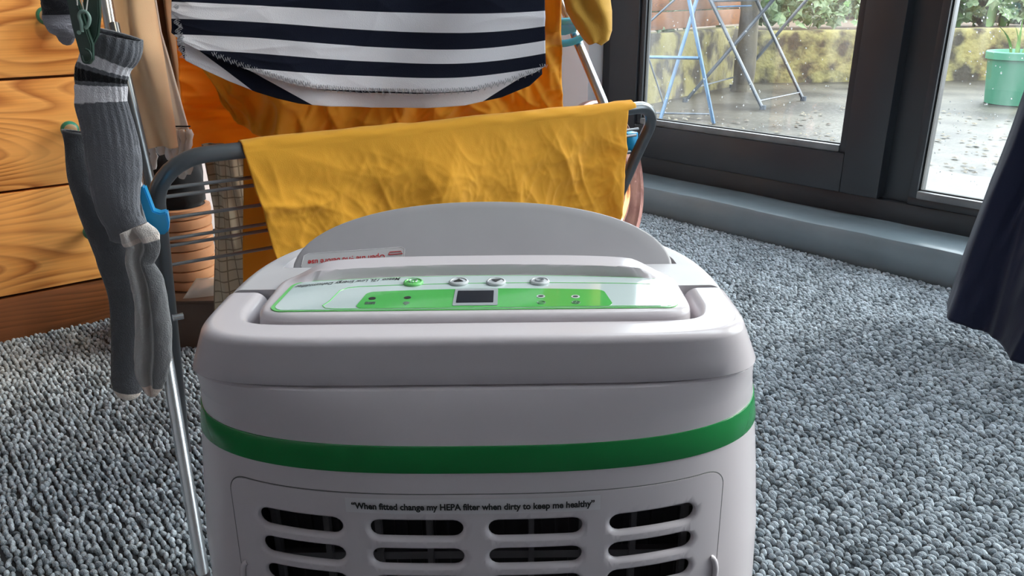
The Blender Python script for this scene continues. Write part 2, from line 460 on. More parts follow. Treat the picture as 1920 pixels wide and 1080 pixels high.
# ceiling with a long unseen rooflight, added to brighten the door end
RD0, RD1, RS0, RS1 = 1.05, 1.80, -1.6, 1.1
slab('ceiling', D_BACK - .1, RD0, S_RIGHT - .1, S_LEFT + .1, CEIL, CEIL + .1, M['ceiling_paint'])
slab('ceiling', RD1, 2.30, S_RIGHT - .1, S_LEFT + .1, CEIL, CEIL + .1, M['ceiling_paint'])
slab('ceiling', RD0, RD1, S_RIGHT - .1, RS0, CEIL, CEIL + .1, M['ceiling_paint'])
slab('ceiling', RD0, RD1, RS1, S_LEFT + .1, CEIL, CEIL + .1, M['ceiling_paint'])
slab('added_rooflight', RD0, RD1, RS0, RS1, CEIL + .09, CEIL + .096, M['glass'])
for k in range(5):
    sc0 = RS0 + (RS1 - RS0) * k / 4
    slab('added_rooflight_bar', RD0, RD1, sc0 - .02, sc0 + .02, CEIL + .02, CEIL + .09, M['door_frame'])
slab('wall_left', D_BACK - .1, 2.30, S_LEFT, S_LEFT + .1, 0, CEIL, M['wall_paint'])
slab('wall_right', D_BACK - .1, 2.30, S_RIGHT - .1, S_RIGHT, 0, CEIL, M['wall_paint'])
slab('wall_back', D_BACK - .1, D_BACK, S_RIGHT, S_LEFT, 0, CEIL, M['wall_paint'])
slab('wall_front', 1.99, 2.30, 1.905, S_LEFT, 0, CEIL, M['wall_paint'])
slab('wall_front', 1.99, 2.30, S_RIGHT, -3.1, 0, CEIL, M['wall_paint'])
slab('wall_front', 1.99, 2.30, -3.1, 1.905, 2.12, CEIL, M['wall_paint'])
slab('trim_1', 1.945, 1.995, 2.055, 2.20, 0, CEIL, M['wall_paint'], .002)

spf = empty('added_spotlight', tuple(SPOT_AT), 'small white ceiling spotlight added out of view to brighten the pine drawers', 'spotlight')
spdir = np.array((SPOT_TO - SPOT_AT).normalized())
tube('added_lamp_body', [np.array(SPOT_AT) - spdir * .10, np.array(SPOT_AT) - spdir * .02], [.022, .034], M['ceiling_paint'], spf, 20)
tube('added_lamp_stem', [np.array(SPOT_AT) - spdir * .08, (SPOT_AT[0], SPOT_AT[1], CEIL)], .008, M['ceiling_paint'], spf, 10)

# painted step under the doors
step_bm = bmesh.new()
nS = 120; prof = [(1.924, -.0), (1.920, .040), (1.921, .078), (1.926, .087), (1.936, .0905), (2.0, .093), (2.10, .096), (2.10, 0)]
sv = []
for i in range(nS + 1):
    s = -3.28 + (1.99 + 3.28) * i / nS
    wob = .0022 * (vnoise(s * 9, 3.1) - .5) * 2; wz = .0016 * (vnoise(s * 14, 9.7) - .5) * 2
    sv.append([step_bm.verts.new(tuple(room(D + (wob if 0 < k < 5 else 0), s, z + (wz if 1 < k < 7 else 0)))) for k, (D, z) in enumerate(prof)])
for i in range(nS):
    for k in range(len(prof) - 1):
        step_bm.faces.new((sv[i][k], sv[i + 1][k], sv[i + 1][k + 1], sv[i][k + 1]))
step_bm.faces.new(sv[0]); step_bm.faces.new(sv[-1][::-1])
o = bm_obj('trim_2', step_bm, M['step_paint'], None, True, 40); o['kind'] = 'structure'
o['label'] = 'grey painted threshold step below the glass doors'

# glass doors: frame + sash + beads + pane
def door(name, s_hi, s_lo, z_lo, z_hi, sash=None):
    """outer frame members, then optional opening sash standing a little proud of it"""
    d = empty(name, room(D_FRAME, (s_hi + s_lo) / 2, .09), None, None); d['kind'] = 'structure'
    return d
def member(name, D0, D1, s0, s1, z0, z1, parent, mat='door_frame', bev=.004):
    return room_box(name, D0, D1, s0, s1, z0, z1, M[mat], parent, bev)
def glazed(parent, s_hi, s_lo, z_lo, z_hi, D):
    """stepped bead around the pane"""
    for nm, (a, b, c, e) in (('glazing_bead', (s_hi, s_hi + .020, z_lo - .02, z_hi)), ('glazing_bead', (s_lo - .020, s_lo, z_lo - .02, z_hi)),
                             ('glazing_bead', (s_lo, s_hi, z_hi, z_hi + .02))):
        room_box(nm, D - .006, D + .02, a, b, c, e, M['door_frame'], parent, .003)
    room_box('glazing_bead', D - .010, D + .02, s_lo, s_hi, z_lo - .020, z_lo, M['bead'], parent, .004)
    for (a, b, c, e) in ((s_hi - .004, s_hi, z_lo, z_hi), (s_lo, s_lo + .004, z_lo, z_hi), (s_lo, s_hi, z_lo, z_lo + .003)):
        room_box('gasket', D + .004, D + .014, a, b, c, e, M['gasket'], parent, 0)
    room_box('pane', D + .010, D + .014, s_lo, s_hi, z_lo, z_hi, M['glass'], parent, 0)
dF = empty('door_1', room(2.08, 1.35, .09), None, None); dF['kind'] = 'structure'
member('door_jamb', 2.06, 2.14, 1.845, 1.905, .09, 2.12, dF)
member('door_jamb', 2.075, 2.14, .80, .93, .09, 2.12, dF)
member('door_sill', 2.06, 2.14, -.10, 1.905, .09, .150, dF)
member('door_head', 2.06, 2.14, -.10, 1.905, 2.06, 2.12, dF)
member('sash_stile', 2.035, 2.10, 1.728, 1.85, .155, 2.06, dF)
member('sash_stile', 2.035, 2.10, .880, .985, .155, 2.06, dF)
member('sash_rail', 2.035, 2.10, .985, 1.728, .155, .262, dF)
member('sash_rail', 2.035, 2.10, .985, 1.728, 1.95, 2.06, dF)
glazed(dF, 1.708, 1.005, .282, 1.93, 2.050)
dG = empty('door_2', room(2.08, .4, .09), None, None); dG['kind'] = 'structure'
member('fixed_rail', 2.06, 2.12, -.08, .812, .150, .172, dG)
member('fixed_rail', 2.06, 2.12, -.08, .812, 1.99, 2.06, dG)
member('fixed_stile', 2.06, 2.12, -.10, -.03, .09, 2.12, dG)
glazed(dG, .788, -.01, .190, 1.97, 2.060)
dH = empty('window_1', room(2.08, -.7, .09), None, None); dH['kind'] = 'structure'
member('window_frame', 2.06, 2.14, -1.30, -.10, .09, .20, dH)
member('window_frame', 2.06, 2.14, -1.30, -.10, 2.04, 2.12, dH)
member('window_frame', 2.06, 2.14, -1.30, -1.22, .20, 2.04, dH)
glazed(dH, -.14, -1.20, .24, 2.0, 2.060)
dI = empty('added_glazing', room(2.08, -2.2, .09), None, None); dI['kind'] = 'structure'  # unseen extra glazing, added right of the camera to let in more light
member('window_frame', 2.06, 2.14, -3.1, -1.30, .09, .20, dI)
member('window_frame', 2.06, 2.14, -3.1, -1.30, 2.04, 2.12, dI)
member('window_frame', 2.06, 2.14, -2.24, -2.16, .20, 2.04, dI)
member('window_frame', 2.06, 2.14, -3.1, -3.02, .20, 2.04, dI)
glazed(dI, -1.34, -2.14, .24, 2.0, 2.060)
member('window_panel', 2.07, 2.12, -3.02, -2.24, .20, 2.04, dI)  # blank panel closing half of the added glazing to cut its light
# water drops on the pane
bm = bmesh.new()
for k in range(260):
    left = k < 150
    s = rng.uniform(1.02, 1.69) if left else rng.uniform(.62, .78)
    z = .29 + rng.random() ** 1.5 * .5 if left else .20 + rng.random() * .45
    p = room(2.0655 if left else 2.0755, s, z); r = rng.uniform(.0007, .0021)
    bmesh.ops.create_icosphere(bm, subdivisions=1, radius=1, matrix=Matrix.Translation(Vector(p)) @ Matrix.Diagonal((r, r, r * 1.3, 1)))
o = bm_obj('water_drops', bm, M['drop']); tag(o, 'rain drops clinging to the outside of the glass doors', 'water drops', None, 'stuff')

# carpet pile: rows of small loops laid along the doors
def carpet():
    pitch_s, pitch_D = .0112, .0084
    S, Dg = np.meshgrid(np.arange(-.55, 2.3, pitch_s), np.arange(-.35, 1.915, pitch_D), indexing='ij')
    odd = rng.random(Dg.shape[1]) * pitch_s * 3
    Dg = Dg + .0016 * (vnoise(S * 28, Dg * 60) - .5) * 2
    S = S + odd[None, :]
    P = N_[None, None, :] * Dg[..., None] + A_[None, None, :] * S[..., None]
    P = P.reshape(-1, 3)
    keep = (P[:, 1] > .50) & (P[:, 0] > -1.5) & (P[:, 0] < 1.35) & (P[:, 1] < 2.7)
    # only what lies outside the dehumidifier's footprint
    keep &= ~((np.abs(P[:, 0] + .026) < .17) & (P[:, 1] > .46) & (P[:, 1] < .66))
    P = P[keep]; n = len(P)
    P[:, :2] += rng.normal(0, .0013, (n, 2)); P[:, 2] = .0012
    big = vnoise(P[:, 0] * 14, P[:, 1] * 14)
    me = bpy.data.meshes.new('carpet_pile'); me.vertices.add(n)
    me.vertices.foreach_set('co', P.ravel())
    def att(nm, t, arr, key):
        a = me.attributes.new(nm, t, 'POINT'); a.data.foreach_set(key, arr.ravel().astype(np.float32))
    rot = np.zeros((n, 3)); base_ang = math.atan2(A_[1], A_[0])
    rot[:, 0] = rng.normal(0, .18, n); rot[:, 1] = rng.normal(0, .25, n); rot[:, 2] = base_ang + rng.normal(0, .34, n)
    sc = np.stack([rng.uniform(.0052, .0070, n), rng.uniform(.0031, .0041, n), rng.uniform(.0034, .0068, n)], 1)
    att('rot', 'FLOAT_VECTOR', rot, 'vector'); att('scl', 'FLOAT_VECTOR', sc, 'vector')
    tt = np.clip(rng.normal(.5, .19, n) + (big - .5) * .25, 0, 1)
    att('shade', 'FLOAT', tt, 'value')
    m, nn, ll, b = base('carpet_loop', (.2, .2, .2, 1), .92, spec=.15)
    b.inputs['Sheen Weight'].default_value = .25
    add_bump(m, 3.2, .5, .12, 2)
    a = nn.new('ShaderNodeAttribute'); a.attribute_type = 'INSTANCER'; a.attribute_name = 'shade'
    r = nn.new('ShaderNodeValToRGB')
    r.color_ramp.elements[0].position = .1; r.color_ramp.elements[0].color = (.12, .148, .172, 1)
    r.color_ramp.elements[1].position = .9; r.color_ramp.elements[1].color = (.62, .69, .76, 1)
    ll.new(a.outputs['Fac'], r.inputs[0]); ll.new(r.outputs[0], b.inputs['Base Color'])
    ob = bpy.data.objects.new('carpet_pile', me); COL.objects.link(ob)
    ng = bpy.data.node_groups.new('carpet_loops', 'GeometryNodeTree')
    ng.interface.new_socket('Geometry', in_out='INPUT', socket_type='NodeSocketGeometry')
    ng.interface.new_socket('Geometry', in_out='OUTPUT', socket_type='NodeSocketGeometry')
    N = ng.nodes; L = ng.links
    gi = N.new('NodeGroupInput'); go = N.new('NodeGroupOutput')
    ico = N.new('GeometryNodeMeshIcoSphere'); ico.inputs['Radius'].default_value = 1; ico.inputs['Subdivisions'].default_value = 2
    sm = N.new('GeometryNodeSetShadeSmooth'); stm = N.new('GeometryNodeSetMaterial'); stm.inputs['Material'].default_value = m
    iop = N.new('GeometryNodeInstanceOnPoints')
    na = N.new('GeometryNodeInputNamedAttribute'); na.data_type = 'FLOAT_VECTOR'; na.inputs['Name'].default_value = 'rot'
    ns = N.new('GeometryNodeInputNamedAttribute'); ns.data_type = 'FLOAT_VECTOR'; ns.inputs['Name'].default_value = 'scl'
    L.new(ico.outputs['Mesh'], sm.inputs[0]); L.new(sm.outputs[0], stm.inputs[0])
    L.new(gi.outputs[0], iop.inputs['Points']); L.new(stm.outputs[0], iop.inputs['Instance'])
    L.new(na.outputs['Attribute'], iop.inputs['Rotation']); L.new(ns.outputs['Attribute'], iop.inputs['Scale'])
    L.new(iop.outputs[0], go.inputs[0])
    md = ob.modifiers.new('loops', 'NODES'); md.node_group = ng
    me.materials.append(m)
    tag(ob, 'grey blue loop pile carpet covering the whole floor', 'carpet', None, 'stuff')
carpet()

# ================================================================== DEHUMIDIFIER
X0 = -.026
dh = empty('dehumidifier', (X0, .55, 0), 'white portable dehumidifier with a green stripe standing in the foreground', 'dehumidifier')
LV = [  # z, half width, front y, front exponent, rear depth
    (.022, .196, .440, 2.8), (.030, .202, .434, 2.8), (.10, .216, .428, 2.75), (.20, .2235, .426, 2.7), (.28, .220, .4255, 2.7), (.34, .2135, .4255, 2.7),
    (.377, .2085, .4260, 2.75), (.397, .2050, .4265, 2.8), (.415, .2005, .4285, 3.3), (.430, .1965, .4305, 4.2), (.4345, .1945, .432, 4.6), (.4360, .1925, .4345, 4.8)]
LZ = np.array([l[0] for l in LV]); LA = np.array([l[1] for l in LV]); LY = np.array([l[2] for l in LV]); LN = np.array([l[3] for l in LV])
YC, YBACK = .535, .690
def prm(z):
    return np.interp(z, LZ, LA), np.interp(z, LZ, LY), np.interp(z, LZ, LN)
def ysurf(x, z):
    """front surface of the body: x is measured from the body's middle"""
    a, yf, n = prm(z); b = YC - yf
    q = np.clip(np.abs(x) / a, 0, .999)
    return yf + b * (1 - (1 - q ** n) ** (1 / n))
def ring(a, yf, n, z, inset=0.0, N=220, yc=YC, yb=YBACK, nr=2.5):
    out = []
    for k in range(N):
        ph = 2 * math.pi * k / N
        c, s = math.cos(ph), math.sin(ph)
        if s < 0: A, B, e = a - inset, yc - yf - inset, n
        else: A, B, e = a - inset, yb - yc - inset, nr
        r = (abs(c / A) ** e + abs(s / B) ** e) ** (-1 / e)
        out.append((X0 + r * c, yc + r * s, z))
    return out
def loft(name, rings, mat, parent, cap0=True, cap1=True, angle=40):
    N = len(rings[0]); V = [p for r in rings for p in r]; Fc = []
    for i in range(len(rings) - 1):
        for k in range(N):
            k2 = (k + 1) % N
            Fc.append((i * N + k, i * N + k2, (i + 1) * N + k2, (i + 1) * N + k))
    if cap0: Fc.append(tuple(range(N))[::-1])
    if cap1: Fc.append(tuple((len(rings) - 1) * N + k for k in range(N)))
    return mesh_obj(name, V, Fc, mat, parent, True, angle)
zs = sorted(set(list(LZ) + list(np.linspace(.03, .43, 26))))
rings = [ring(*prm(z), z) for z in zs]
rings += [ring(.1925, .4345, 4.8, .4362, .004)]
body = loft('body', rings, [M['white_plastic'], M['dark_plastic']], dh)
# hollow behind the intake grille
def front_cutter(x_half, z0, z1, y_out, y_back, mat, nx=24, nz=12):
    V, Fc = [], []
    xs = np.linspace(-x_half, x_half, nx); zz = np.linspace(z0, z1, nz)
    for z in zz:
        for x in xs: V.append((X0 + x, float(ysurf(x, z)) + y_out, z))
    o2 = len(V)
    for z in zz:
        for x in xs: V.append((X0 + x, y_back, z))
    g = lambda i, j, o=0: o + i * nx + j
    for i in range(nz - 1):
        for j in range(nx - 1):
            Fc.append((g(i, j), g(i, j + 1), g(i + 1, j + 1), g(i + 1, j)))
            Fc.append((g(i, j, o2), g(i + 1, j, o2), g(i + 1, j + 1, o2), g(i, j + 1, o2)))
    for i in range(nz - 1):
        for j in (0, nx - 1): Fc.append((g(i, j), g(i + 1, j), g(i + 1, j, o2), g(i, j, o2)))
    for j in range(nx - 1):
        for i in (0, nz - 1): Fc.append((g(i, j), g(i, j, o2), g(i, j + 1, o2), g(i, j + 1)))
    return mesh_obj('cutter', V, Fc, mat, None)
boolean(body, [front_cutter(.163, .055, .350, -.02, .53, M['dark_plastic'])])
# stripe
loft('green_stripe', [ring(*prm(z), z, -dz) for z, dz in ((.3768, -.0004), (.3770, .0006), (.3775, .0008), (.387, .0008), (.3965, .0008), (.397, .0006), (.3972, -.0004))], M['green_stripe'], dh, False, False)
# intake panel: a separate curved panel with the slots cut through
PZ0, PZ1, PHW, PR = .045, .3605, .172, .014
def panel_grid():
    zz = list(np.linspace(PZ0, PZ0 + PR, 7)) + list(np.linspace(PZ0 + PR, PZ1 - PR, 40))[1:-1] + list(np.linspace(PZ1 - PR, PZ1, 9))
    nx = 90; V = []; Fc = []
    for off in (-.0009, .0028):
        for z in zz:
            d = max(0, z - (PZ1 - PR), (PZ0 + PR) - z)
            hw = PHW - PR + math.sqrt(max(PR * PR - d * d, 1e-9))
            for t in np.linspace(-1, 1, nx):
                x = t * hw; V.append((X0 + x, float(ysurf(x, z)) + off, z))
    nz = len(zz); o2 = nz * nx; g = lambda i, j, o=0: o + i * nx + j
    for i in range(nz - 1):
        for j in range(nx - 1):
            Fc.append((g(i, j), g(i, j + 1), g(i + 1, j + 1), g(i + 1, j))); Fc.append((g(i, j, o2), g(i + 1, j, o2), g(i + 1, j + 1, o2), g(i, j + 1, o2)))
        for j in (0, nx - 1): Fc.append((g(i, j), g(i + 1, j), g(i + 1, j, o2), g(i, j, o2)))
    for j in range(nx - 1):
        for i in (0, nz - 1): Fc.append((g(i, j), g(i, j, o2), g(i, j + 1, o2), g(i, j + 1)))
    return mesh_obj('intake_panel', V, Fc, M['white_plastic'], dh, True, 40)
ipanel = panel_grid()
def slot_cutters():
    V, Fc = [], []
    for row in range(11):
        zc = .3325 - .0233 * row
        if zc < .07: continue
        for (xa, xb) in ((-.1505, -.0905), (-.0715, -.0085), (.0085, .0720), (.0905, .1505)):
            hh = .0066
            def outl(g):
                p = []
                for k in range(9):
                    th = math.pi / 2 + math.pi * k / 8; p.append((xa + hh + (hh + g) * math.cos(th), zc + (hh + g) * math.sin(th)))
                for k in range(9):
                    th = -math.pi / 2 + math.pi * k / 8; p.append((xb - hh + (hh + g) * math.cos(th), zc + (hh + g) * math.sin(th)))
                # densify long sides by inserting points so the cutter follows the curve
                q = []
                for i in range(len(p)):
                    a, b = p[i], p[(i + 1) % len(p)]
                    q.append(a)
                    if abs(a[0] - b[0]) > .02:
                        for t in (.2, .4, .6, .8): q.append((a[0] + (b[0] - a[0]) * t, a[1] + (b[1] - a[1]) * t))
                return q
            secs = [(.0036, -.004), (.0030, -.0009), (.0016, -.0002), (.0004, .0012), (0, .0022), (0, .006)]
            n = None
            for g, dy in secs:
                q = outl(g); n = len(q); st = len(V)
                for x, z in q: V.append((X0 + x, float(ysurf(x, z)) + dy, z))
                if dy != -.004 or g != .0036:
                    for k in range(n): Fc.append((st - n + k, st - n + (k + 1) % n, st + (k + 1) % n, st + k))
                else: Fc.append(tuple(st + k for k in range(n))[::-1])
            Fc.append(tuple(st + k for k in range(n)))
    return mesh_obj('cutter', V, Fc, M['white_plastic'], None)
boolean(ipanel, [slot_cutters()])
# slot side walls: the panel is thick at the slots, so give it ribs behind; then the filter frame
bm = bmesh.new()
for x in np.linspace(-.155, .155, 9):
    add_box(bm, (X0 + x, .484, .20), (1, 0, 0), (0, 1, 0), ZV, .0022, .004, .145)
for z in np.arange(.075, .35, .0470):
    add_box(bm, (X0, .487, z), (1, 0, 0), (0, 1, 0), ZV, .16, .003, .0035)
bm_obj('filter_frame', bm, M['grey_fin'], dh)
bm = bmesh.new()
add_box(bm, (X0, .505, .2025), (1, 0, 0), (0, 1, 0), ZV, .160, .004, .1465)
for k in range(30):
    add_box(bm, (X0 - .155 + k * .0107, .499, .2025), (1, 0, 0), (0, 1, 0), ZV, .0014, .003, .145)
bm_obj('pleated_filter', bm, M['dark_plastic'], dh)
# small grips at the lower corners of the panel
for s in (-1, 1):
    zc = .288
    pts = []
    for k in range(14):
        th = math.pi * k / 13
        x = s * (.1670 + .0045 * math.sin(th)); z = zc + .012 * math.cos(th) - .012
        pts.append((X0 + x, float(ysurf(x, z)) - .0026 * math.sin(th), z))
    tube('panel_clip', pts, .0022, M['white_plastic'], ipanel, 8)
# fine dark joint round the intake panel
jp = []
for k in range(11): jp.append((-PHW + (0 if k == 0 else 0), .12 + (PZ1 - PR - .12) * k / 10))
for k in range(1, 9): t = math.pi / 2 * k / 8; jp.append((-PHW + PR - PR * math.cos(t), PZ1 - PR + PR * math.sin(t)))
jp += [(x, PZ1) for x in np.linspace(-PHW + PR, PHW - PR, 50)[1:-1]]
jp += [(-x, z) for x, z in jp[:19][::-1]]
tube('panel_joint', [(X0 + x * 1.002, float(ysurf(x, z)) - .0002, z + .0003) for x, z in jp], .00036, M['groove'], ipanel, 6)
# sticker with its sentence
def strip(name, x0, x1, z0, z1, off, mat, parent):
    xs = np.linspace(x0, x1, 40); G = np.zeros((40, 2, 3))
    for i, x in enumerate(xs):
        for j, z in enumerate((z0, z1)): G[i, j] = (X0 + x, float(ysurf(x, z)) - off, z)
    return grid_obj(name, G, mat, parent)
st = strip('sticker', -.0865, .0835, .3462, .3576, .0012, M['white_satin'], ipanel)
text_obj('sticker_lettering', '\u201cWhen fitted change my HEPA filter when dirty to keep me healthy\u201d', .0068,
         lambda u, v: (X0 - .0825 + u, float(ysurf(-.0825 + u, .3507 + v)) - .0016, .3495 + v), M['ink'], ipanel, .00024, 0, .1620)

# ---- lid: handle band in front, deck at the back, console between
def half(a, b, n, y0, z, front=True, K=90, inset=0.0, fn_=None):
    """half outline from the left end over the front (or back) to the right end"""
    out = []
    for k in range(K + 1):
        ph = math.pi * k / K; c, s = -math.cos(ph), math.sin(ph)
        if fn_: inset = fn_(c)
        A, B = a - inset, b - inset
        r = (abs(c / A) ** n + abs(s / B) ** n) ** (-1 / n) if s > 1e-6 else A
        out.append(np.array((X0 + r * c, y0 + (-1 if front else 1) * r * s, z)))
    return out
ZS, ZT = .4375, .4705
def lid_handle():
    y0 = .5155; K = 120
    def outer(z, inset):
        t = (z - ZS) / (ZT - ZS)
        return half(.1925 - .0145 * t, y0 - .4335 + .0015 * t, 5.2 + 1.0 * t, y0, z, True, K, inset)
    def lip(c): return .0022 + .0068 * min(1, max(0, (abs(c) - .93) / .05)) ** 1.5
    def inner(dz, f): return [np.array((p[0], p[1], ZT - lip(-math.cos(math.pi * k / K)) * dz)) for k, p in enumerate(half(.1500, y0 - .4578, 12, y0, ZT, True, K, 0, lambda c: -lip(c) * f))]
    rows = [outer(ZS, .004), outer(ZS, .0006), outer(ZS + .0008, 0), outer(.448, 0), outer(.458, 0)]
    R = .0055
    for k in range(0, 9):
        th = math.pi / 2 * k / 8
        rows.append(outer(ZT - R + R * math.sin(th), R * (1 - math.cos(th))))
    o_last = rows[-1]; inn = inner(0, 1)
    for t in (.25, .5, .75): rows.append([a * (1 - t) + b * t for a, b in zip(o_last, inn)])
    for k in range(0, 8):
        th = math.pi / 2 * k / 7
        rows.append(inner(1 - math.cos(th), 1 - math.sin(th)))
    rows.append([np.array((p[0], p[1], .4385)) for p in inner(1, 0)])
    V = [p for r in rows for p in r]; n = K + 1; Fc = []
    for i in range(len(rows)):
        i2 = (i + 1) % len(rows)
        for k in range(K): Fc.append((i * n + k, i * n + k + 1, i2 * n + k + 1, i2 * n + k))
    Fc.append(tuple(i * n for i in range(len(rows)))); Fc.append(tuple(i * n + K for i in range(len(rows)))[::-1])
    return mesh_obj('carry_handle', V, Fc, M['white_plastic'], dh, True, 40)
lid_handle()
def deck():
    y0 = .5185; b = YBACK - y0; K = 110; rows = []
    def o_(z, inset):
        t = (z - ZS) / (ZT - ZS)
        return half(.1925 - .0155 * t, b - .006 * t, 2.6, y0, z, False, K, inset)
    rows = [o_(ZS, .003), o_(ZS, .0006), o_(ZS + .0008, 0), o_(.450, 0), o_(.460, 0)]
    R = .008
    for k in range(1, 9):
        th = math.pi / 2 * k / 8; rows.append(o_(ZT + .001 - R + R * math.sin(th), R * (1 - math.cos(th))))
    V = [p for r in rows for p in r]; n = K + 1; Fc = []
    for i in range(len(rows) - 1):
        for k in range(K): Fc.append((i * n + k, i * n + k + 1, (i + 1) * n + k + 1, (i + 1) * n + k))
        Fc.append((i * n, (i + 1) * n, (i + 1) * n + K, i * n + K))
    Fc.append(tuple(range(n))); Fc.append(tuple((len(rows) - 1) * n + k for k in range(n))[::-1])
    return mesh_obj('rear_deck', V, Fc, [M['deck_plastic'], M['white_satin']], dh, True, 35)
dk = deck()
bm = bmesh.new()
pts = [np.array((X0 + .001 + q[0] - X0, q[1], .452)) for q in half(.1535, .088, 2.4, .566, .452, False, 40)]
prism(bm, pts, np.array((0, 0, .05)))
boolean(dk, [bm_obj('cutter', bm, M['white_satin'])])
# dark floor of the seam and of the handle recess
loft('seam_ring', [ring(.188, .440, 4.8, .4345, 0), ring(.186, .442, 5, .4392, 0)], M['groove'], dh)
bm = bmesh.new(); add_box(bm, (X0, .513, .4475), (1, 0, 0), (0, 1, 0), ZV, .168, .030, .008, .002)
bm_obj('recess_floor', bm, M['white_satin'], dh)
# console
def ztop(x, y):
    y1 = .5345 - .016 * min(1.2, abs(x - X0 - .001) / .138) ** 2.4
    t = min(1, max(0, (y - y1) / .0030))
    e = min(1, max(0, (abs(x - X0 - .001) - .112) / .026)); e = 1 - e * e * (3 - 2 * e)
    return .4752 + .0074 * t * t * (3 - 2 * t) * e
YP1 = .5330
def c_ring(inset, z, N=180):
    # slightly curved back, straight front, leaning sides
    out = []
    for k in range(N):
        ph = 2 * math.pi * k / N; c, s = math.cos(ph), math.sin(ph)
        if s < 0: A, B, e = .1440 - inset, .0558 - inset, 9
        else: A, B, e = .1440 - inset, .0462 - inset, 3.0
        r = (abs(c / A) ** e + abs(s / B) ** e) ** (-1 / e)
        x, y = r * c, .5155 + r * s
        out.append((X0 + .001 + x, y, z if z is not None else float(ztop(X0 + .001 + x, y))))
    return out
rows = [c_ring(-.0018, .446), c_ring(-.0012, .4665), c_ring(-.0008, .4695)]
R = .0050
for k in range(0, 6):
    th = math.pi / 2 * k / 6
    rr_ = c_ring(R * (1 - math.cos(th)) - .0008, None)
    rows.append([(x, y, zt - R + R * math.sin(th)) for x, y, zt in rr_])
for ins in list(np.linspace(.0045, .045, 60)): rows.append(c_ring(ins, None))
loft('console', rows, M['white_plastic'], dh)
def on_console(px, py, z=.4758): return at_z(px, py, z)
def rr_poly(x0, x1, y0, y1, r, z, arc=0.0, n=8, slant=0.0):
    """rounded rectangle, far side bowed outwards by arc"""
    pts = []
    for cx_, cy_, a0 in ((x1 - r, y1 - r, 0), (x0 + r, y1 - r, 90), (x0 + r, y0 + r, 180), (x1 - r, y0 + r, 270)):
        for k in range(n + 1):
            th = math.radians(a0 + 90 * k / n); pts.append([cx_ + r * math.cos(th), cy_ + r * math.sin(th), z])
    # bow: add points on far edge
    out = []
    for i, p in enumerate(pts):
        out.append(p)
        q = pts[(i + 1) % len(pts)]
        if p[1] > (y0 + y1) / 2 and q[1] > (y0 + y1) / 2 and abs(p[0] - q[0]) > .02:
            for t in np.linspace(0, 1, 22)[1:-1]: out.append([p[0] + (q[0] - p[0]) * t, p[1] + (q[1] - p[1]) * t, z])
    mid, hw = (x0 + x1) / 2, (x1 - x0) / 2
    for p in out:
        if p[1] > (y0 + y1) / 2:
            u = (p[0] - mid) / hw
            p[1] += arc * (max(0, 1 - u * u)) * (p[1] - (y0 + y1) / 2) / ((y1 - y0) / 2)
            p[0] += slant * (1 if u < 0 else -1) * (p[1] - y0) / (y1 - y0)
    return out
PX0, PX1, PY0, PY1 = -.1605, .1105, .4665, .5215
cp = plate('control_panel', rr_poly(PX0, PX1, PY0, PY1, .009, .4735, .0105, slant=.003), (0, 0, .0024), M['green_line'], dh)
plate('panel_face', rr_poly(PX0 + .0028, PX1 - .0028, PY0 + .0012, PY1 - .0012, .008, .4755, .0100, slant=.003), (0, 0, .0007), M['panel_white'], cp)
ZP = .4763
def px_box(x0, y0, x1, y1):
    a = at_z(x0, y1, ZP); b = at_z(x1, y0, ZP)
    return a[0], b[0], a[1], b[1]
# thin green outline around the display zone
gx0, gx1, gy0, gy1 = -.1265, .1080, .4690, .5080
ol = [(x, gy1 + .0065 * (1 - ((x + .008) / .12) ** 2), ZP - .0002) for x in np.linspace(.098, -.108, 24)]
ol += [(-.116, gy1 - .0005, ZP - .0002), (-.1205, gy1 - .006, ZP - .0002), (-.1235, .482, ZP - .0002), (-.1262, .4745, ZP - .0002), (-.1235, .4700, ZP - .0002), (-.117, .4687, ZP - .0002)]
ol += [(x, .4685, ZP - .0002) for x in np.linspace(-.105, .098, 6)]
tube('green_outline', ol, .00045, M['green_line'], cp, 6)
plate('display_zone', rr_poly(-.1035, .0665, .4690, .4985, .005, ZP - .0002, .0045, slant=.003), (0, 0, .0004), M['panel_green'], cp)
# display
def disp(x0, y0, x1, y1, h, nm, mat, r=.001):
    a, b, c, d = px_box(x0, y0, x1, y1)
    return plate(nm, rr_poly(a, b, c, d, r, ZP + .0001, n=3), (0, 0, h), M[mat], cp)
disp(848, 542, 934, 574, .0004, 'display_bezel', 'lcd_frame')
disp(855, 546, 926, 569, .0006, 'display_screen', 'lcd_black', .0005)
# lamps and their pictograms
def disc(nm, px, py, rx, ry, h, mat, z=ZP + .0001):
    c = at_z(px, py, z)
    pts = [(c[0] + rx * math.cos(2 * math.pi * k / 28), c[1] + ry * math.sin(2 * math.pi * k / 28), z) for k in range(28)]
    return plate(nm, pts, (0, 0, h), M[mat], cp)
for px, py in ((698, 560), (764, 558.5)):
    disc('lamp_window', px, py, .0024, .0024, .0003, 'ink')
for px, py in ((1014, 556), (1079, 556.5)):
    disc('lamp_ring', px, py, .0029, .0029, .0003, 'button_grey'); disc('lamp_window', px, py, .0018, .0014, .0005, 'ink')
def mapz(x, y, rot=True): return lambda u, v: (x - u, y - v, ZP + .0005)
c = at_z(694, 569, ZP); pts = []
bm = bmesh.new()
for k in range(4): add_box(bm, (c[0], c[1] - .0016 + .0011 * k, ZP + .0003), (1, 0, 0), (0, 1, 0), ZV, .0034, .0003, .0001)
for k in range(4): add_box(bm, (c[0] - .003 + .002 * k, c[1], ZP + .0003), (1, 0, 0), (0, 1, 0), ZV, .0003, .0021, .0001)
bm_obj('tank_symbol', bm, M['ink_grey'], cp, False)
c = at_z(762, 568.5, ZP)
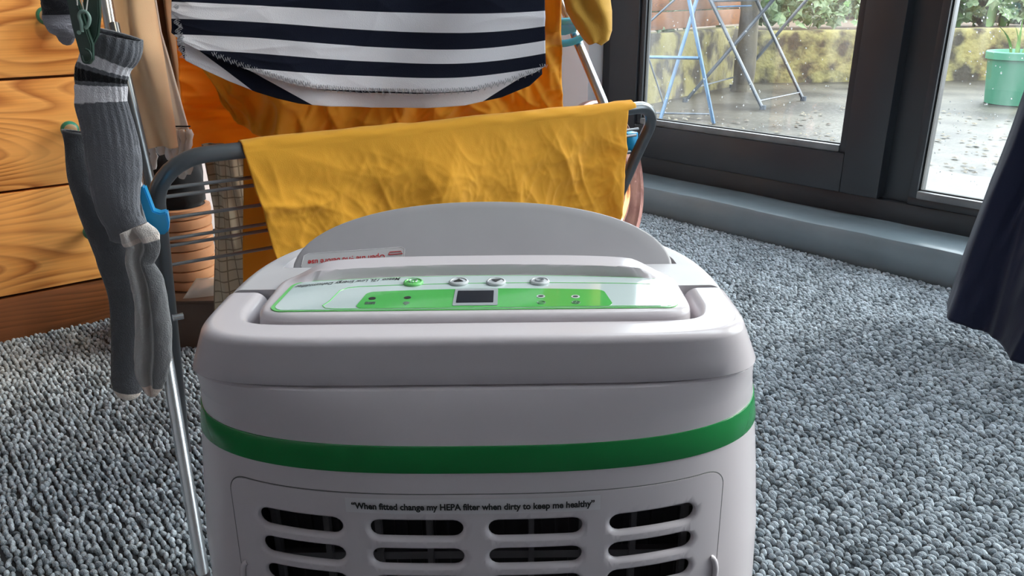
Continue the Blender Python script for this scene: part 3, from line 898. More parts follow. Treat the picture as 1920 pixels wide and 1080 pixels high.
pts = [(c[0] + .0021 * math.sin(t) * (1 if t < math.pi else 1), c[1] - .0012 - .0021 * math.cos(t), ZP + .0002) for t in np.linspace(.6, 2 * math.pi - .6, 14)]
pts = [(c[0], c[1] - .0042, ZP + .0002)] + [(c[0] + .0022 * math.cos(t), c[1] + .0022 * math.sin(t), ZP + .0002) for t in np.linspace(-.4, math.pi + .4, 14)]
plate('droplet_symbol', pts, (0, 0, .0002), M['ink_grey'], cp)
for px, py in ((1015, 567), (1080, 567)):
    c = at_z(px, py, ZP + .0003); items = []
    cir = [(c[0] + .0026 * math.cos(t), c[1] + .0026 * math.sin(t), ZP + .0003) for t in np.linspace(0, 2 * math.pi, 20)]
    items.append((cir, .0003))
    for a in range(3 if px > 1050 else 1):
        t = math.pi * a / 3 + .3
        items.append(([(c[0] - .0022 * math.cos(t), c[1] - .0022 * math.sin(t), ZP + .0003), (c[0] + .0022 * math.cos(t), c[1] + .0022 * math.sin(t), ZP + .0003)], .0003))
    join_tubes('fan_symbol' if px > 1050 else 'clock_symbol', items, M['ink_grey'], cp, 5)
# push buttons
def button(px, py, rim, top, kind):
    c = at_z(px, py, ZP + .0012)
    V, Fc = [], []; prof = [(.0070, 0), (.0072, .0008), (.0066, .0016), (.0058, .0017), (.0054, .0011), (.0050, .0012), (.0, .0017)]
    n = 32
    for r, h in prof:
        for k in range(n): V.append((c[0] + r * math.cos(2 * math.pi * k / n), c[1] + r * math.sin(2 * math.pi * k / n), ZP + h))
    for i in range(len(prof) - 1):
        for k in range(n): Fc.append((i * n + k, i * n + (k + 1) % n, (i + 1) * n + (k + 1) % n, (i + 1) * n + k))
    b = mesh_obj('push_button', V, Fc, M[rim], cp, True, 60)
    z = ZP + .0019
    if kind == 'power':
        items = [([(c[0] + .0028 * math.sin(t), c[1] - .0028 * math.cos(t) * -1, z) for t in np.linspace(.55 + math.pi * 0, 2 * math.pi - .55, 20)], .0004)]
        items = [([(c[0] + .0028 * math.sin(t), c[1] - .0028 * math.cos(t), z) for t in np.linspace(.6, 2 * math.pi - .6, 20)], .00042),
                 ([(c[0], c[1] - .0036, z), (c[0], c[1] - .0004, z)], .00042)]
        join_tubes('power_symbol', items, M['panel_white'], cp, 6)
    elif kind in ('a', 'b'):
        s = 1 if kind == 'a' else -1
        plate('arrow_symbol', [(c[0] - .0036, c[1] - .0021 * s, z - .0002), (c[0] + .0036, c[1] - .0021 * s, z - .0002), (c[0], c[1] + .0030 * s, z - .0002)], (0, 0, .0003), M['ink'], cp)
    else:
        items = [([(c[0] + .0030 * math.cos(t), c[1] + .0030 * math.sin(t), z) for t in np.linspace(0, 2 * math.pi, 22)], .0004),
                 ([(c[0], c[1] + .0005, z), (c[0], c[1] - .0022, z)], .0004), ([(c[0] - .0003, c[1], z), (c[0] + .0018, c[1], z)], .0004)]
        join_tubes('clock_symbol', items, M['lcd_frame'], cp, 6)
    return b
button(775, 528, 'green_line', 'green_line', 'power')
button(860, 527, 'button_grey', 'button_grey', 'a')
button(930, 527, 'button_grey', 'button_grey', 'b')
button(1012, 526, 'button_grey', 'button_grey', 'timer')
# lettering, read from the other side, following the bowed edge
tL, tR = at_z(554, 536, ZP), at_z(751, 521, ZP)
def lettermap(u, v):
    t = u / .0735
    x = tR[0] + (tL[0] - tR[0]) * t
    y = tR[1] + (tL[1] - tR[1]) * t + .0016 * math.sin(math.pi * min(max(t, 0), 1))
    return (x, y + .0004 - v, ZP + .0001)
text_obj('product_lettering', 'Meaco 12L Low Energy Dehumidifier', .0072, lettermap, M['ink'], cp, .00010, .2, .0735)

# air flap, swung open on its near edge
FB, FT = np.array((0, .567, .468)), np.array((0, .604, .512))
fs = (FT - FB); flen = np.linalg.norm(fs); fs /= flen
fn = np.array((0, fs[2], -fs[1])); fn = -fn if fn[1] > 0 else fn  # towards the camera and up
if fn[2] < 0: fn = -fn
fn = np.array((0, -fs[2], fs[1]))
def flap_pt(x, s, off=0): return np.array((X0 + .003 + x, FB[1], FB[2])) + fs * s + fn * off
def flap():
    n = 70; outs = []
    for k in range(n + 1):
        t = math.pi * k / n; c, s = math.cos(t), math.sin(t)
        e = 2.15; r = (abs(c / .1475) ** e + abs(s / (flen + .0005)) ** e) ** (-1 / e)
        outs.append((r * c, r * s))
    V, Fc = [], []
    lay = [(1.0, -.0016), (1.006, -.0008), (1.006, .0004), (1.0, .0010), (.99, .0012), (.90, .0012), (.7, .0012), (.4, .0012)]
    for sc, off in lay:
        for x, s in outs: V.append(flap_pt(x * sc, s * sc, off))
    m_ = n + 1
    for i in range(len(lay) - 1):
        for k in range(n): Fc.append((i * m_ + k, i * m_ + k + 1, (i + 1) * m_ + k + 1, (i + 1) * m_ + k))
    Fc.append(tuple((len(lay) - 1) * m_ + k for k in range(m_)))
    Fc.append(tuple(range(m_))[::-1])
    return mesh_obj('air_flap', V, Fc, M['flap_plastic'], dh, True, 40)
fl = flap()
for s in (-1, 1):
    bm = bmesh.new(); add_box(bm, flap_pt(s * .1415, .003, -.004), (1, 0, 0), fs, fn, .0035, .006, .003, .001)
    bm_obj('flap_hinge', bm, M['white_satin'], fl)
def on_flap(px, py): return at_plane(px, py, flap_pt(0, 0, .0016), fn)
lp = [on_flap(*q) for q in ((565, 500), (570, 480), (578, 476), (752, 463.5), (759, 467), (757, 500))]
plate('caution_label', [lp[0] - fs * .006] + lp[1:5] + [lp[5] - fs * .004], fn * .0002, M['clear_label'], fl)
tube('label_border', [p + fn * .0003 for p in lp], .00022, M['label_edge'], fl, 5)
tE, tS = on_flap(578, 488.5), on_flap(722, 477.5)
txd = (tE - tS); tw = np.linalg.norm(txd); txd /= tw
text_obj('caution_lettering', 'Open the grid before use', .0062, lambda u, v: tS + txd * u - fs * v + fn * .0005, M['red_ink'], fl, .00012, 0, tw)
tri = [on_flap(*q) + fn * .0006 for q in ((729, 478), (731, 473), (752, 471.5), (755, 476), (729, 478))]
tube('warning_symbol', tri, .00035, M['red_ink'], fl, 5)
# outlet well under the flap: a few louvres
bm = bmesh.new()
for k in range(7):
    y = .585 + .011 * k; hw = .150 * (max(.05, 1 - ((y - .566) / .088) ** 2.4)) ** (1 / 2.4)
    add_box(bm, (X0, y, .456), (1, 0, 0), (0, .8, .6), (0, -.6, .8), hw, .005, .0008)
bm_obj('outlet_louvre', bm, M['white_satin'], dh)
for sx in (-1, 1):
    for y in (.475, .62):
        bm = bmesh.new()
        bmesh.ops.create_cone(bm, cap_ends=True, segments=20, radius1=.0125, radius2=.0125, depth=.016, matrix=Matrix.Translation((X0 + sx * .14, y, .0125)) @ Matrix.Rotation(math.pi / 2, 4, 'Y'))
        add_box(bm, (X0 + sx * .14, y, .022), (1, 0, 0), (0, 1, 0), ZV, .012, .008, .003)
        bm_obj('caster', bm, M['dark_plastic'], dh)

# ================================================================== DRYING RACK
L0, R0 = np.array((-.403, .86, .5)), np.array((.222, 1.26, .5))
wdir = (R0 - L0) / np.linalg.norm(R0 - L0); ddir = np.array((-wdir[1], wdir[0], 0))
WID = np.linalg.norm(R0 - L0)
rack = empty('clothes_airer', (-.09, 1.15, 0), 'grey tubular folding clothes airer with blue clips standing behind the dehumidifier', 'clothes airer')
def lean(z): return .235 * (0.5 - z) / .5
fL, fR = L0 + ddir * .215 - np.array((0, 0, .495)), R0 + ddir * .215 - np.array((0, 0, .495))
dn = np.array((0, 0, -1.0)) * .93 + ddir * .40; dn /= np.linalg.norm(dn)
path = [fL, L0 + dn * .25, L0 + dn * .10, L0 + dn * .055]
rad = .060
for k in range(0, 9):
    t = math.pi / 2 * k / 8
    path.append(L0 + wdir * (rad * (1 - math.cos(t))) + dn * (rad * (1 - math.sin(t))))
RX = R0 + wdir * .020; r3 = .040
path2 = [RX - wdir * (r3 * (1 - math.sin(t))) + dn * (r3 * (1 - math.cos(t))) for t in np.linspace(0, math.pi / 2, 9)]
path += list(path2) + [R0 + dn * .10 + wdir * .012, R0 + dn * .25, fR]
tube('front_frame', path, .0098, M['steel_grey'], rack, 20)
for z in (.463, .452, .423, .394, .384, .356):
    k = (.5 - z) * .40 / .93
    a = L0 + ddir * k - np.array((0, 0, .5 - z)) + wdir * .004; b = a + wdir * (WID - .008)
    tube('wire', [a, b], .0023, M['wire_grey'], rack, 8)
# taller frame behind, its left leg coming towards the camera
TL, FL_ = at_y(200, 5, 1.06), at_z(382, 1085, .0); FL_[2] = .006
dL = (TL - FL_) / (TL[2] - FL_[2])
TLtop = FL_ + dL * .95
ra, rb = at_plane(1050, 0, R0, wdir), at_plane(1130, 190, R0, wdir)
dR = (ra - rb) / (ra[2] - rb[2]); FR_ = rb - dR * (rb[2] - .006); TRtop = rb + dR * (.95 - rb[2])
tube('leg', [FL_, TLtop], .0078, M['steel_light'], rack, 20)
FR_ = np.array((.165, 1.36, .006)); kneeR = at_y(1158, 262, 1.315)
tube('leg', [FR_, kneeR + np.array((0, .02, 0)), rb, TRtop], .0085, M['steel_light'], rack, 20)
tube('top_rail', [TLtop, TRtop], .0085, M['steel_light'], rack, 16)
for p in (fL, fR, FL_, FR_):
    tube('foot_cap', [p + np.array((0, 0, -.004 if p[2] > .005 else .0)), p + np.array((0, 0, .02 if p is not FL_ else .004))], .0115 if p is not FL_ else .0085, M['dark_plastic'], rack, 16)
# upper wing of the airer, out of the picture, that carries the hanging clothes
wl0 = TLtop - ddir * .42 + np.array((0, 0, -.02)); wr0 = TRtop - ddir * .42 + np.array((0, 0, -.02))
tube('wing_frame', [TLtop, wl0, wl0 + wdir * .001, wr0, TRtop], .0075, M['steel_grey'], rack, 14)
for k in range(1, 6):
    t = k / 6
    tube('wire', [TLtop + (wl0 - TLtop) * t, TRtop + (wr0 - TRtop) * t], .0023, M['wire_grey'], rack, 8)
# dark brace rising from the left clip
bA, bB = at_plane(284, 345, L0 + ddir * .05, wdir), at_plane(226, 110, L0 + ddir * .05, wdir)
bA = at_y(284, 352, .93); bB = at_y(214, 45, 1.02)
tube('brace', [bA, bB], .0062, M['steel_grey'], rack, 14)
# pivot bolts
for px, py in ((334, 594), (311, 598)):
    p = at_plane(px, py, L0, wdir)
    tube('pivot_bolt', [p - wdir * .006, p + wdir * .006], .0042, M['steel_light'], rack, 12)
# blue clip on the left bend
def blue_clip():
    o2 = [(263, 352), (270, 349), (279, 372), (288, 396), (300, 400), (313, 397), (317, 418), (316, 433), (308, 440), (296, 440), (288, 436), (276, 418), (268, 392), (262, 370)]
    y = .80
    bm = bmesh.new()
    P = [at_y(px, py, y) for px, py in o2]
    prism(bm, P, np.array((-.012, .030, -.004)))
    bmesh.ops.recalc_face_normals(bm, faces=bm.faces)
    bmesh.ops.bevel(bm, geom=[e for e in bm.edges if e.calc_face_angle(0) > 1.2], offset=.0016, segments=2, affect='EDGES')
    return bm_obj('tube_clip', bm, M['blue_plastic'], rack)
blue_clip()
p = at_plane(1188, 268, R0, wdir) + np.array((.0, .02, 0))
box_obj('tube_clip', p + np.array((-.006, .01, -.004)), wdir, ddir, .012, .014, .018, M['blue_plastic'], rack, .003)
def blue_loop():
    Y = 1.405
    outl = [(1044, 41), (1068, 40), (1090, 39), (1101, 44), (1103, 54), (1094, 66), (1080, 76), (1062, 81), (1044, 82)]
    pth = catmull([at_y(x, y, Y) for x, y in outl], 6)
    o = tube('hanger_loop', pth, .0042, M['blue_plastic_light'], rack, 10, flat=1.5)
    bm = bmesh.new()
    prism(bm, [at_y(x, y, Y + .006) for x, y in ((1044, 44), (1088, 44), (1080, 60), (1060, 66), (1044, 66))], np.array((0, .006, 0)))
    bm_obj('hanger_plate', bm, M['blue_plastic_light'], rack)
blue_loop()

# ================================================================== CLOTHES ON THE AIRER
def sheet_on_plane(p0, n_, quad, nu, nv, edge=None):
    """bilinear patch between four sight points carried to one upright plane: quad = TL, TR, BR, BL in picture order"""
    Q = [at_plane(x, y, p0, n_) for x, y in quad]
    u = np.linspace(0, 1, nu)[:, None, None]; v = np.linspace(0, 1, nv)[None, :, None]
    return (1 - u) * (1 - v) * Q[0] + u * (1 - v) * Q[1] + u * v * Q[2] + (1 - u) * v * Q[3]
# --- yellow cloth over the front tube
def yellow_cloth():
    nu, n1 = 300, 0
    s0, s1 = .098, WID - .036
    U = np.linspace(0, 1, nu)
    rows = []
    RT = .0125
    # back layer from low up to tube, over, then front down
    vb = np.linspace(.27, 0, 70); va = np.linspace(0, math.pi, 16)[1:-1]; vf = np.linspace(0, .30, 150)
    G = []
    for h in vb:       # behind
        z = .5 - h
        sl = s0 + .006 - .0 * h; sr = s1
        s = sl + (sr - sl) * U
        off = .0125 + h * .50 + .006 * (vnoise(s * 18, h * 14) - .5) * min(1, h * 20)
        G.append(L0[None, :] + wdir[None, :] * s[:, None] + ddir[None, :] * off[:, None] + np.array([0, 0, -h])[None, :])
    for a in va:
        s = s0 + (s1 - s0) * U
        bump = .0012 * (vnoise(s * 40, a * 2) - .5) * 2 + .0015 * (vnoise(s * 12, 3) - .5)
        G.append(L0[None, :] + wdir[None, :] * s[:, None] + ddir[None, :] * ((RT + bump) * math.cos(a))[:, None] + np.array([0, 0, 1.])[None, :] * ((RT + bump) * math.sin(a))[:, None])
    for h in vf:
        sl = s0 + .135 * h + .05 * h * h; sr = s1 - .016 - .010 * math.sin(h * 9) - .05 * h
        s = sl + (sr - sl) * U
        amp = min(1, h * 14)
        rel = .030 * (crease(s * 5.0, h * 5.0, 2.0) - 1.1) * .5 + .012 * (crease(s * 15, h * 13, 5.1) - 1.1) * .55 + .0015 * (crease(s * 42, h * 38, 3.3) - 1.1)
        rel = rel + .010 * np.sin(s * 17 + 2.5 * vnoise(s * 4, h * 5)) * h * 3
        # folded-in right edge
        off = -.0125 - .012 * h - amp * (rel + .006)
        G.append(L0[None, :] + wdir[None, :] * s[:, None] + ddir[None, :] * off[:, None] + np.array([0, 0, -h])[None, :])
    G = np.array(G).transpose(1, 0, 2)
    o = grid_obj('yellow_sheet', G, M['yellow_cloth'], None, thick=.0012)
    tag(o, 'crumpled mustard yellow cotton sheet draped over the front tube of the airer', 'sheet')
    # inner fold seen at the right end
    return o
yellow_cloth()
def hang(name, quad, Y0, Y1, mat, label, cat, fold=(.012, 22, 0), cr=.01, crf=10, nu=140, nv=110, lowvar=0.0, group=None, seed=0.0, ztop=None):
    """cloth hanging in an upright plane from the rail above; quad in sight points TL,TR,BR,BL, Y0/Y1 depth at left/right"""
    a = at_y(quad[3][0], quad[3][1], Y0); b = at_y(quad[2][0], quad[2][1], Y1)
    pl = b - a; pl[2] = 0; n_ = np.array((pl[1], -pl[0], 0)); n_ /= np.linalg.norm(n_)
    G = sheet_on_plane(a, n_, quad, nu, nv)
    u = np.linspace(0, 1, nu)[:, None]; v = np.linspace(0, 1, nv)[None, :]
    W = np.linalg.norm(b[:2] - a[:2])
    f = fold[0] * (np.sin(u * fold[1] + fold[2] + 1.6 * vnoise(u * 4 + seed, v * 1.5 + seed)) * (.35 + .65 * v))
    rel = f + cr * (crease(u * W * crf + seed, v * W * crf * 1.3, seed) - 1.1)
    G = G + n_[None, None, :] * rel[..., None]
    if lowvar: G[..., 2] += (lowvar * (vnoise(u * 9 + seed, 1.0) - .5) * v ** 6)
    # carry the top on up to the rail
    if ztop:
        T = G[:, 0, :].copy(); E = []
        for k in range(12):
            t = 1 - k / 12; q = T.copy(); q[:, 2] = T[:, 2] * (1 - t) + ztop * t; E.append(q)
        G = np.concatenate([np.array(E).transpose(1, 0, 2), G], 1)
    o = grid_obj(name, G, mat, None, thick=.0014)
    tag(o, label, cat, group)
    return o
hang('orange_sheet', ((325, -5), (1040, -5), (1056, 300), (352, 300)), 1.30, 1.45, M['orange_cloth'],
     'saffron orange cotton sheet hanging behind the striped shirt', 'sheet', (.014, 24, 1.0), .010, 8, 220, 120, ztop=.93)
def fold_cloth():
    # bunched mustard cloth with a hanging rounded lower fold
    nu, nv = 200, 90
    top = [(400, 90), (1048, 60)]; 
    xs = np.linspace(404, 1052, nu)
    bot = np.interp(xs, [404, 420, 445, 470, 520, 560, 640, 760, 900, 1052], [150, 195, 228, 243, 254, 252, 246, 236, 222, 205])
    G = np.zeros((nu, nv, 3))
    for j in range(nv):
        v = j / (nv - 1)
        for i in range(nu):
            xx = xs[i] + (1 - v) * (-30 if i < nu / 2 else 0) * (1 - i / (nu / 2))
            yy = 60 + (bot[i] - 60) * min(1, v / .86)
            Y = 1.19 + .17 * i / nu
            p = at_y(xx, yy, Y)
            if v > .86:
                t = (v - .86) / .14; p = p + np.array((0, .04 * t, .0 + .03 * t * t))
            G[i, j] = p
    u = np.linspace(0, 1, nu)[:, None]; v = np.linspace(0, 1, nv)[None, :]
    rel = .030 * (crease(u * 5, v * 1.6 + u, 9.0) - 1.0) + .018 * (crease(u * 11, v * 2.2, 4.0) - 1.0)
    G[..., 1] += -rel + .02 * np.sin(math.pi * np.clip(v / .86, 0, 1)) * -.6
    T = G[:, 0, :].copy(); E = []
    for k in range(10):
        t = 1 - k / 10; q = T.copy(); q[:, 2] = T[:, 2] * (1 - t) + .93 * t; E.append(q)
    G = np.concatenate([np.array(E).transpose(1, 0, 2), G], 1)
    o = grid_obj('mustard_sheet', G, M['yellow_cloth'], None, thick=.0016)
    tag(o, 'bunched mustard cloth with a rounded lower fold just below the striped hem', 'sheet')
fold_cloth()

# --- striped shirt: front panel, back panel showing below it, hem stitching
def stripe_mat():
    m, n, l, b = base('striped_jersey', (.5, .5, .5, 1), .9, spec=.15)
    b.inputs['Sheen Weight'].default_value = .1
    uvn = n.new('ShaderNodeUVMap'); uvn.uv_map = 'UVMap'
    sp = n.new('ShaderNodeSeparateXYZ'); l.new(uvn.outputs[0], sp.inputs[0])
    fr = n.new('ShaderNodeMath'); fr.operation = 'FRACT'; l.new(sp.outputs['Y'], fr.inputs[0])
    r = n.new('ShaderNodeValToRGB'); r.color_ramp.interpolation = 'LINEAR'
    e = r.color_ramp.elements; e[0].position = 0; e[0].color = (.008, .010, .022, 1)
    x = e.new(.485); x.color = (.008, .010, .022, 1)
    x = e.new(.50); x.color = (.82, .79, .82, 1)
    x = e.new(.985); x.color = (.82, .79, .82, 1)
    e[-1].position = 1.0; e[-1].color = (.008, .010, .022, 1)
    l.new(fr.outputs[0], r.inputs[0])
    tr = n.new('ShaderNodeBsdfTranslucent'); mx = n.new('ShaderNodeMixShader'); mx.inputs[0].default_value = .12
    l.new(r.outputs[0], b.inputs['Base Color']); l.new(r.outputs[0], tr.inputs[0])
    l.new(b.outputs[0], mx.inputs[1]); l.new(tr.outputs[0], mx.inputs[2]); l.new(mx.outputs[0], n['Material Output'].inputs[0])
    add_bump(m, 900, .5, .0007, 2)
    return m
M['stripe'] = stripe_mat()
M['hem_white'] = fabric('hem_white', (.82, .79, .82, 1), .1)
M['thread'] = base('thread', (.30, .30, .32, 1), .8)[0]
sA, sB = at_y(322, 60, 1.00), at_y(1018, 60, 1.13)
spl = sB - sA; spl[2] = 0; sn = np.array((spl[1], -spl[0], 0)); sn /= np.linalg.norm(sn)   # towards the camera
SH = empty('striped_shirt', tuple((sA + sB) / 2), 'navy and white striped jersey shirt hanging with its curved hem down', 'shirt')
FH = ([324, 345, 395, 440, 480, 540, 600, 680, 780, 885, 950, 1000, 1019], [60, 78, 104, 122, 136, 155, 168, 176, 176, 171, 155, 135, 122])
BH = ([335, 350, 390, 430, 480, 520, 560, 620, 700, 800, 870, 940, 990, 1012], [82, 112, 133, 152, 172, 184, 193, 200, 204, 202, 197, 182, 160, 138])
def shirt_rel(u, v, seed):
    return .010 * np.sin(u * 7 + 1.0 + seed) + .005 * np.sin(u * 17 + 2 * v) + .004 * (crease(u * 3, v * 2, 3 + seed) - 1)
def stripe_v(px, py):
    """stripe coordinate of the front: navy where fract < .5"""
    # centre lines of the navy bands measured at a few columns
    cols = [330, 450, 650, 850, 1015]
    b1 = [-12, -6, 2, 8, 6]; b2 = [50, 55, 71, 80, 64]; b3 = [106, 112, 128, 132, 112]
    c1, c2, c3 = (np.polyval(np.polyfit(cols, b, 3), px) for b in (b1, b2, b3))
    out = np.where(py < c2, (py - c1) / (c2 - c1), 1 + (py - c2) / (c3 - c2))
    return out + .245
def shirt_panel(name, hem, back, y_off, label=None):
    nu, nv = 260, 120
    xs = np.linspace(hem[0][0], hem[0][-1], nu); hy = np.interp(xs, hem[0], hem[1])
    G = np.zeros((nu, nv, 3)); uv = np.zeros((nu, nv, 2))
    for i in range(nu):
        for j in range(nv):
            v = j / (nv - 1); py = -12 + (hy[i] + 12) * v
            # the left edge leans outwards with depth
            px = xs[i]
            G[i, j] = at_plane(px, py, sA - sn * y_off, sn)
            uv[i, j] = (i / nu, 0)
            if not back:
                val = float(stripe_v(px, py))
                uv[i, j, 1] = val
            else:
                def side(ax, ay, bx_, by_): return ((bx_ - ax) * (py - ay) - (by_ - ay) * (px - ax)) / math.hypot(bx_ - ax, by_ - ay)
                low = side(393, 108, 492, 184); upp = side(425, 108, 590, 198)   # >0 below the line
                wl_ = max(low, -upp)                       # <0 inside the left wedge
                tip = max(px - 349, -(py - 84) * .5)       # navy sliver at the far left edge
                wr_ = -side(903, 190, 1020, 116)           # <0 inside the right wedge
                sd = min(wl_, tip, wr_)
                uv[i, j, 1] = .5 + max(-.4, min(.4, sd * .03))
    U = np.linspace(0, 1, nu)[:, None]; V = np.linspace(0, 1, nv)[None, :]
    G = G + sn[None, None, :] * shirt_rel(U, V, 0)[..., None]
    T = G[:, 0, :].copy(); E = []; UE = []
    for k in range(14):
        t = 1 - k / 14; q = T.copy(); q[:, 2] = T[:, 2] * (1 - t) + .94 * t; E.append(q)
        w = uv[:, 0, :].copy(); w[:, 1] -= (q[:, 2] - T[:, 2]) / .043; UE.append(w)
    G = np.concatenate([np.array(E).transpose(1, 0, 2), G], 1); uv = np.concatenate([np.array(UE).transpose(1, 0, 2), uv], 1)
    return grid_obj(name, G, M['stripe'], SH, uv=uv, thick=.0012)
shirt_panel('front_panel', FH, False, 0)
shirt_panel('back_panel', BH, True, .012)
def on_shirt(px, py, off=.003):
    U = np.array([[(px - 324) / 695]]); V = np.array([[.9]])
    return at_plane(px, py, sA, sn) + sn * (float(shirt_rel(U, V, 0)[0, 0]) + off)
# stitching along the front hem: short threads
items = []
for k in range(150):
    t = k / 149; px = 398 + (1016 - 398) * t; py = float(np.interp(px, *FH)) - 4 - 3 * math.sin(k * 2.1)
    items.append(([on_shirt(px, py - 4, .0022), on_shirt(px + 3, py + 3, .0026), on_shirt(px + 5, py - 3, .0022)], .00045))
so = join_tubes('hem_stitching', items, M['thread'], SH, 4); so['kind'] = 'stuff'
items = []
for k in range(40):
    px = 334 + 8 * math.sin(k * .9) * .5 + k * .35; py = 8 + k * 2.4
    items.append(([on_shirt(px, py, .002), on_shirt(px - 6, py + 4, .003), on_shirt(px + 2, py + 6, .002)], .0005))
so = join_tubes('edge_stitching', items, M['thread'], SH, 4); so['kind'] = 'stuff'

# --- beige trouser leg, brown garments, white fringed towel, mustard sleeve
def sleeve(name, left, right, ys, Yd, mat, label, cat, thick=.02, rel=.006, seed=0., n=72, ztop=.93, hem=True):
    """flattened fabric tube: left/right picture columns at the rows ys, closed all round"""
    rows = 90; yy = np.linspace(ys[0], ys[-1], rows)
    lx, rx = np.interp(yy, ys, left), np.interp(yy, ys, right)
    G = np.zeros((n, rows, 3))
    for j in range(rows):
        a, b = at_y(lx[j], yy[j], Yd), at_y(rx[j], yy[j], Yd)
        c, h = (a + b) / 2, (b - a) / 2
        for i in range(n):
            th = 2 * math.pi * i / n; cs, sn_ = math.cos(th), math.sin(th)
            x = abs(cs) ** .7 * (1 if cs > 0 else -1)
            y = thick * abs(sn_) ** .8 * (1 if sn_ > 0 else -1)
            y += rel * math.sin(x * 5 + 1.3 * math.sin(j * .03 + seed) + seed) * (1 + .5 * math.sin(j * .07))
            G[i, j] = c + h * x + np.array((0, y, .002 * math.sin(x * 3 + seed) * (j / rows)))
    E = []
    T = G[:, 0, :].copy()
    if ztop:
        for k in range(8):
            t = 1 - k / 8; q = T.copy(); q[:, 2] = T[:, 2] * (1 - t) + ztop * t; E.append(q)
        G = np.concatenate([np.array(E).transpose(1, 0, 2), G], 1)
    g2 = G.copy()
    o = grid_obj(name, G, mat, None, closed_u=True, thick=.0016)
    return tag(o, label, cat)
sleeve('brown_trousers', (255, 268, 290, 300), (352, 362, 385, 392), (-8, 80, 200, 252), 1.62, M['brown_cotton'], 'dark brown trousers hanging behind the beige trouser leg', 'trousers', .012, .012, 2.)
sleeve('beige_trousers', (205, 218, 245, 272), (282, 292, 315, 334), (-8, 60, 170, 274), 1.20, M['beige_cotton'], 'beige cotton trouser leg hanging beside the grey socks', 'trousers', .016, .007, 1.)
sleeve('tan_trousers', (292, 302, 318, 324), (330, 338, 350, 352), (-8, 60, 150, 200), 1.45, M['brown_cotton'], 'narrow tan brown garment hanging between beige leg and striped shirt', 'trousers', .012, .010, 4.)
sleeve('mustard_sleeve', (1055, 1062, 1083, 1095, 1104), (1143, 1147, 1146, 1140, 1126), (-8, 20, 55, 72, 81), 1.34, M['mustard_knit'], 'mustard knitted sleeve end hanging beside the blue hanger loop', 'sleeve', .030, .004, 2.)
# fringed towel
twp = np.array((-.62, 1.56, .4)); 
TW = empty('fringed_towel', tuple(at_y(325, 180, 1.27)), 'white towel with a knotted fringe and thin black line hanging left of the airer', 'towel')
def towel():
    nu, nv = 40, 60; G = np.zeros((nu, nv, 3))
    for j in range(nv):
        v = j / (nv - 1); y = 60 + (243 - 60) * v
        l = np.interp(v, [0, 1], [262, 300]); r = np.interp(v, [0, .3, 1], [300, 318, 357])
        for i in range(nu):
            u = i / (nu - 1); p = at_y(l + (r - l) * u, y, 1.27); p[1] += .006 * math.sin(u * 9 + v * 2)
            G[i, j] = p
    E = []; T = G[:, 0, :].copy()
    for k in range(6):
        t = 1 - k / 6; q = T.copy(); q[:, 2] = T[:, 2] * (1 - t) + .93 * t; E.append(q)
    G = np.concatenate([np.array(E).transpose(1, 0, 2), G], 1)
    grid_obj('towel_cloth', G, M['white_towel'], TW, thick=.003)
    tube('black_line', [at_y(300, 238, 1.258), at_y(330, 237, 1.254), at_y(357, 237, 1.258)], .0013, M['black_cloth'], TW, 6)
    for k, (x, y0, y1) in enumerate(((272, 262, 322), (287, 262, 318), (303, 243, 290), (318, 243, 300), (331, 243, 318), (342, 243, 334), (354, 243, 326))):
        pth = [at_y(x + 2 * math.sin(q * 1.3 + k), y0 + (y1 - y0) * q / 9, 1.26) for q in range(10)]
        rr = [.0045, .0065, .0045, .0068, .0048, .0065, .0050, .0070, .0075, .0050]
        tube('fringe_tassel', pth, rr, M['white_towel'], TW, 9)
towel()

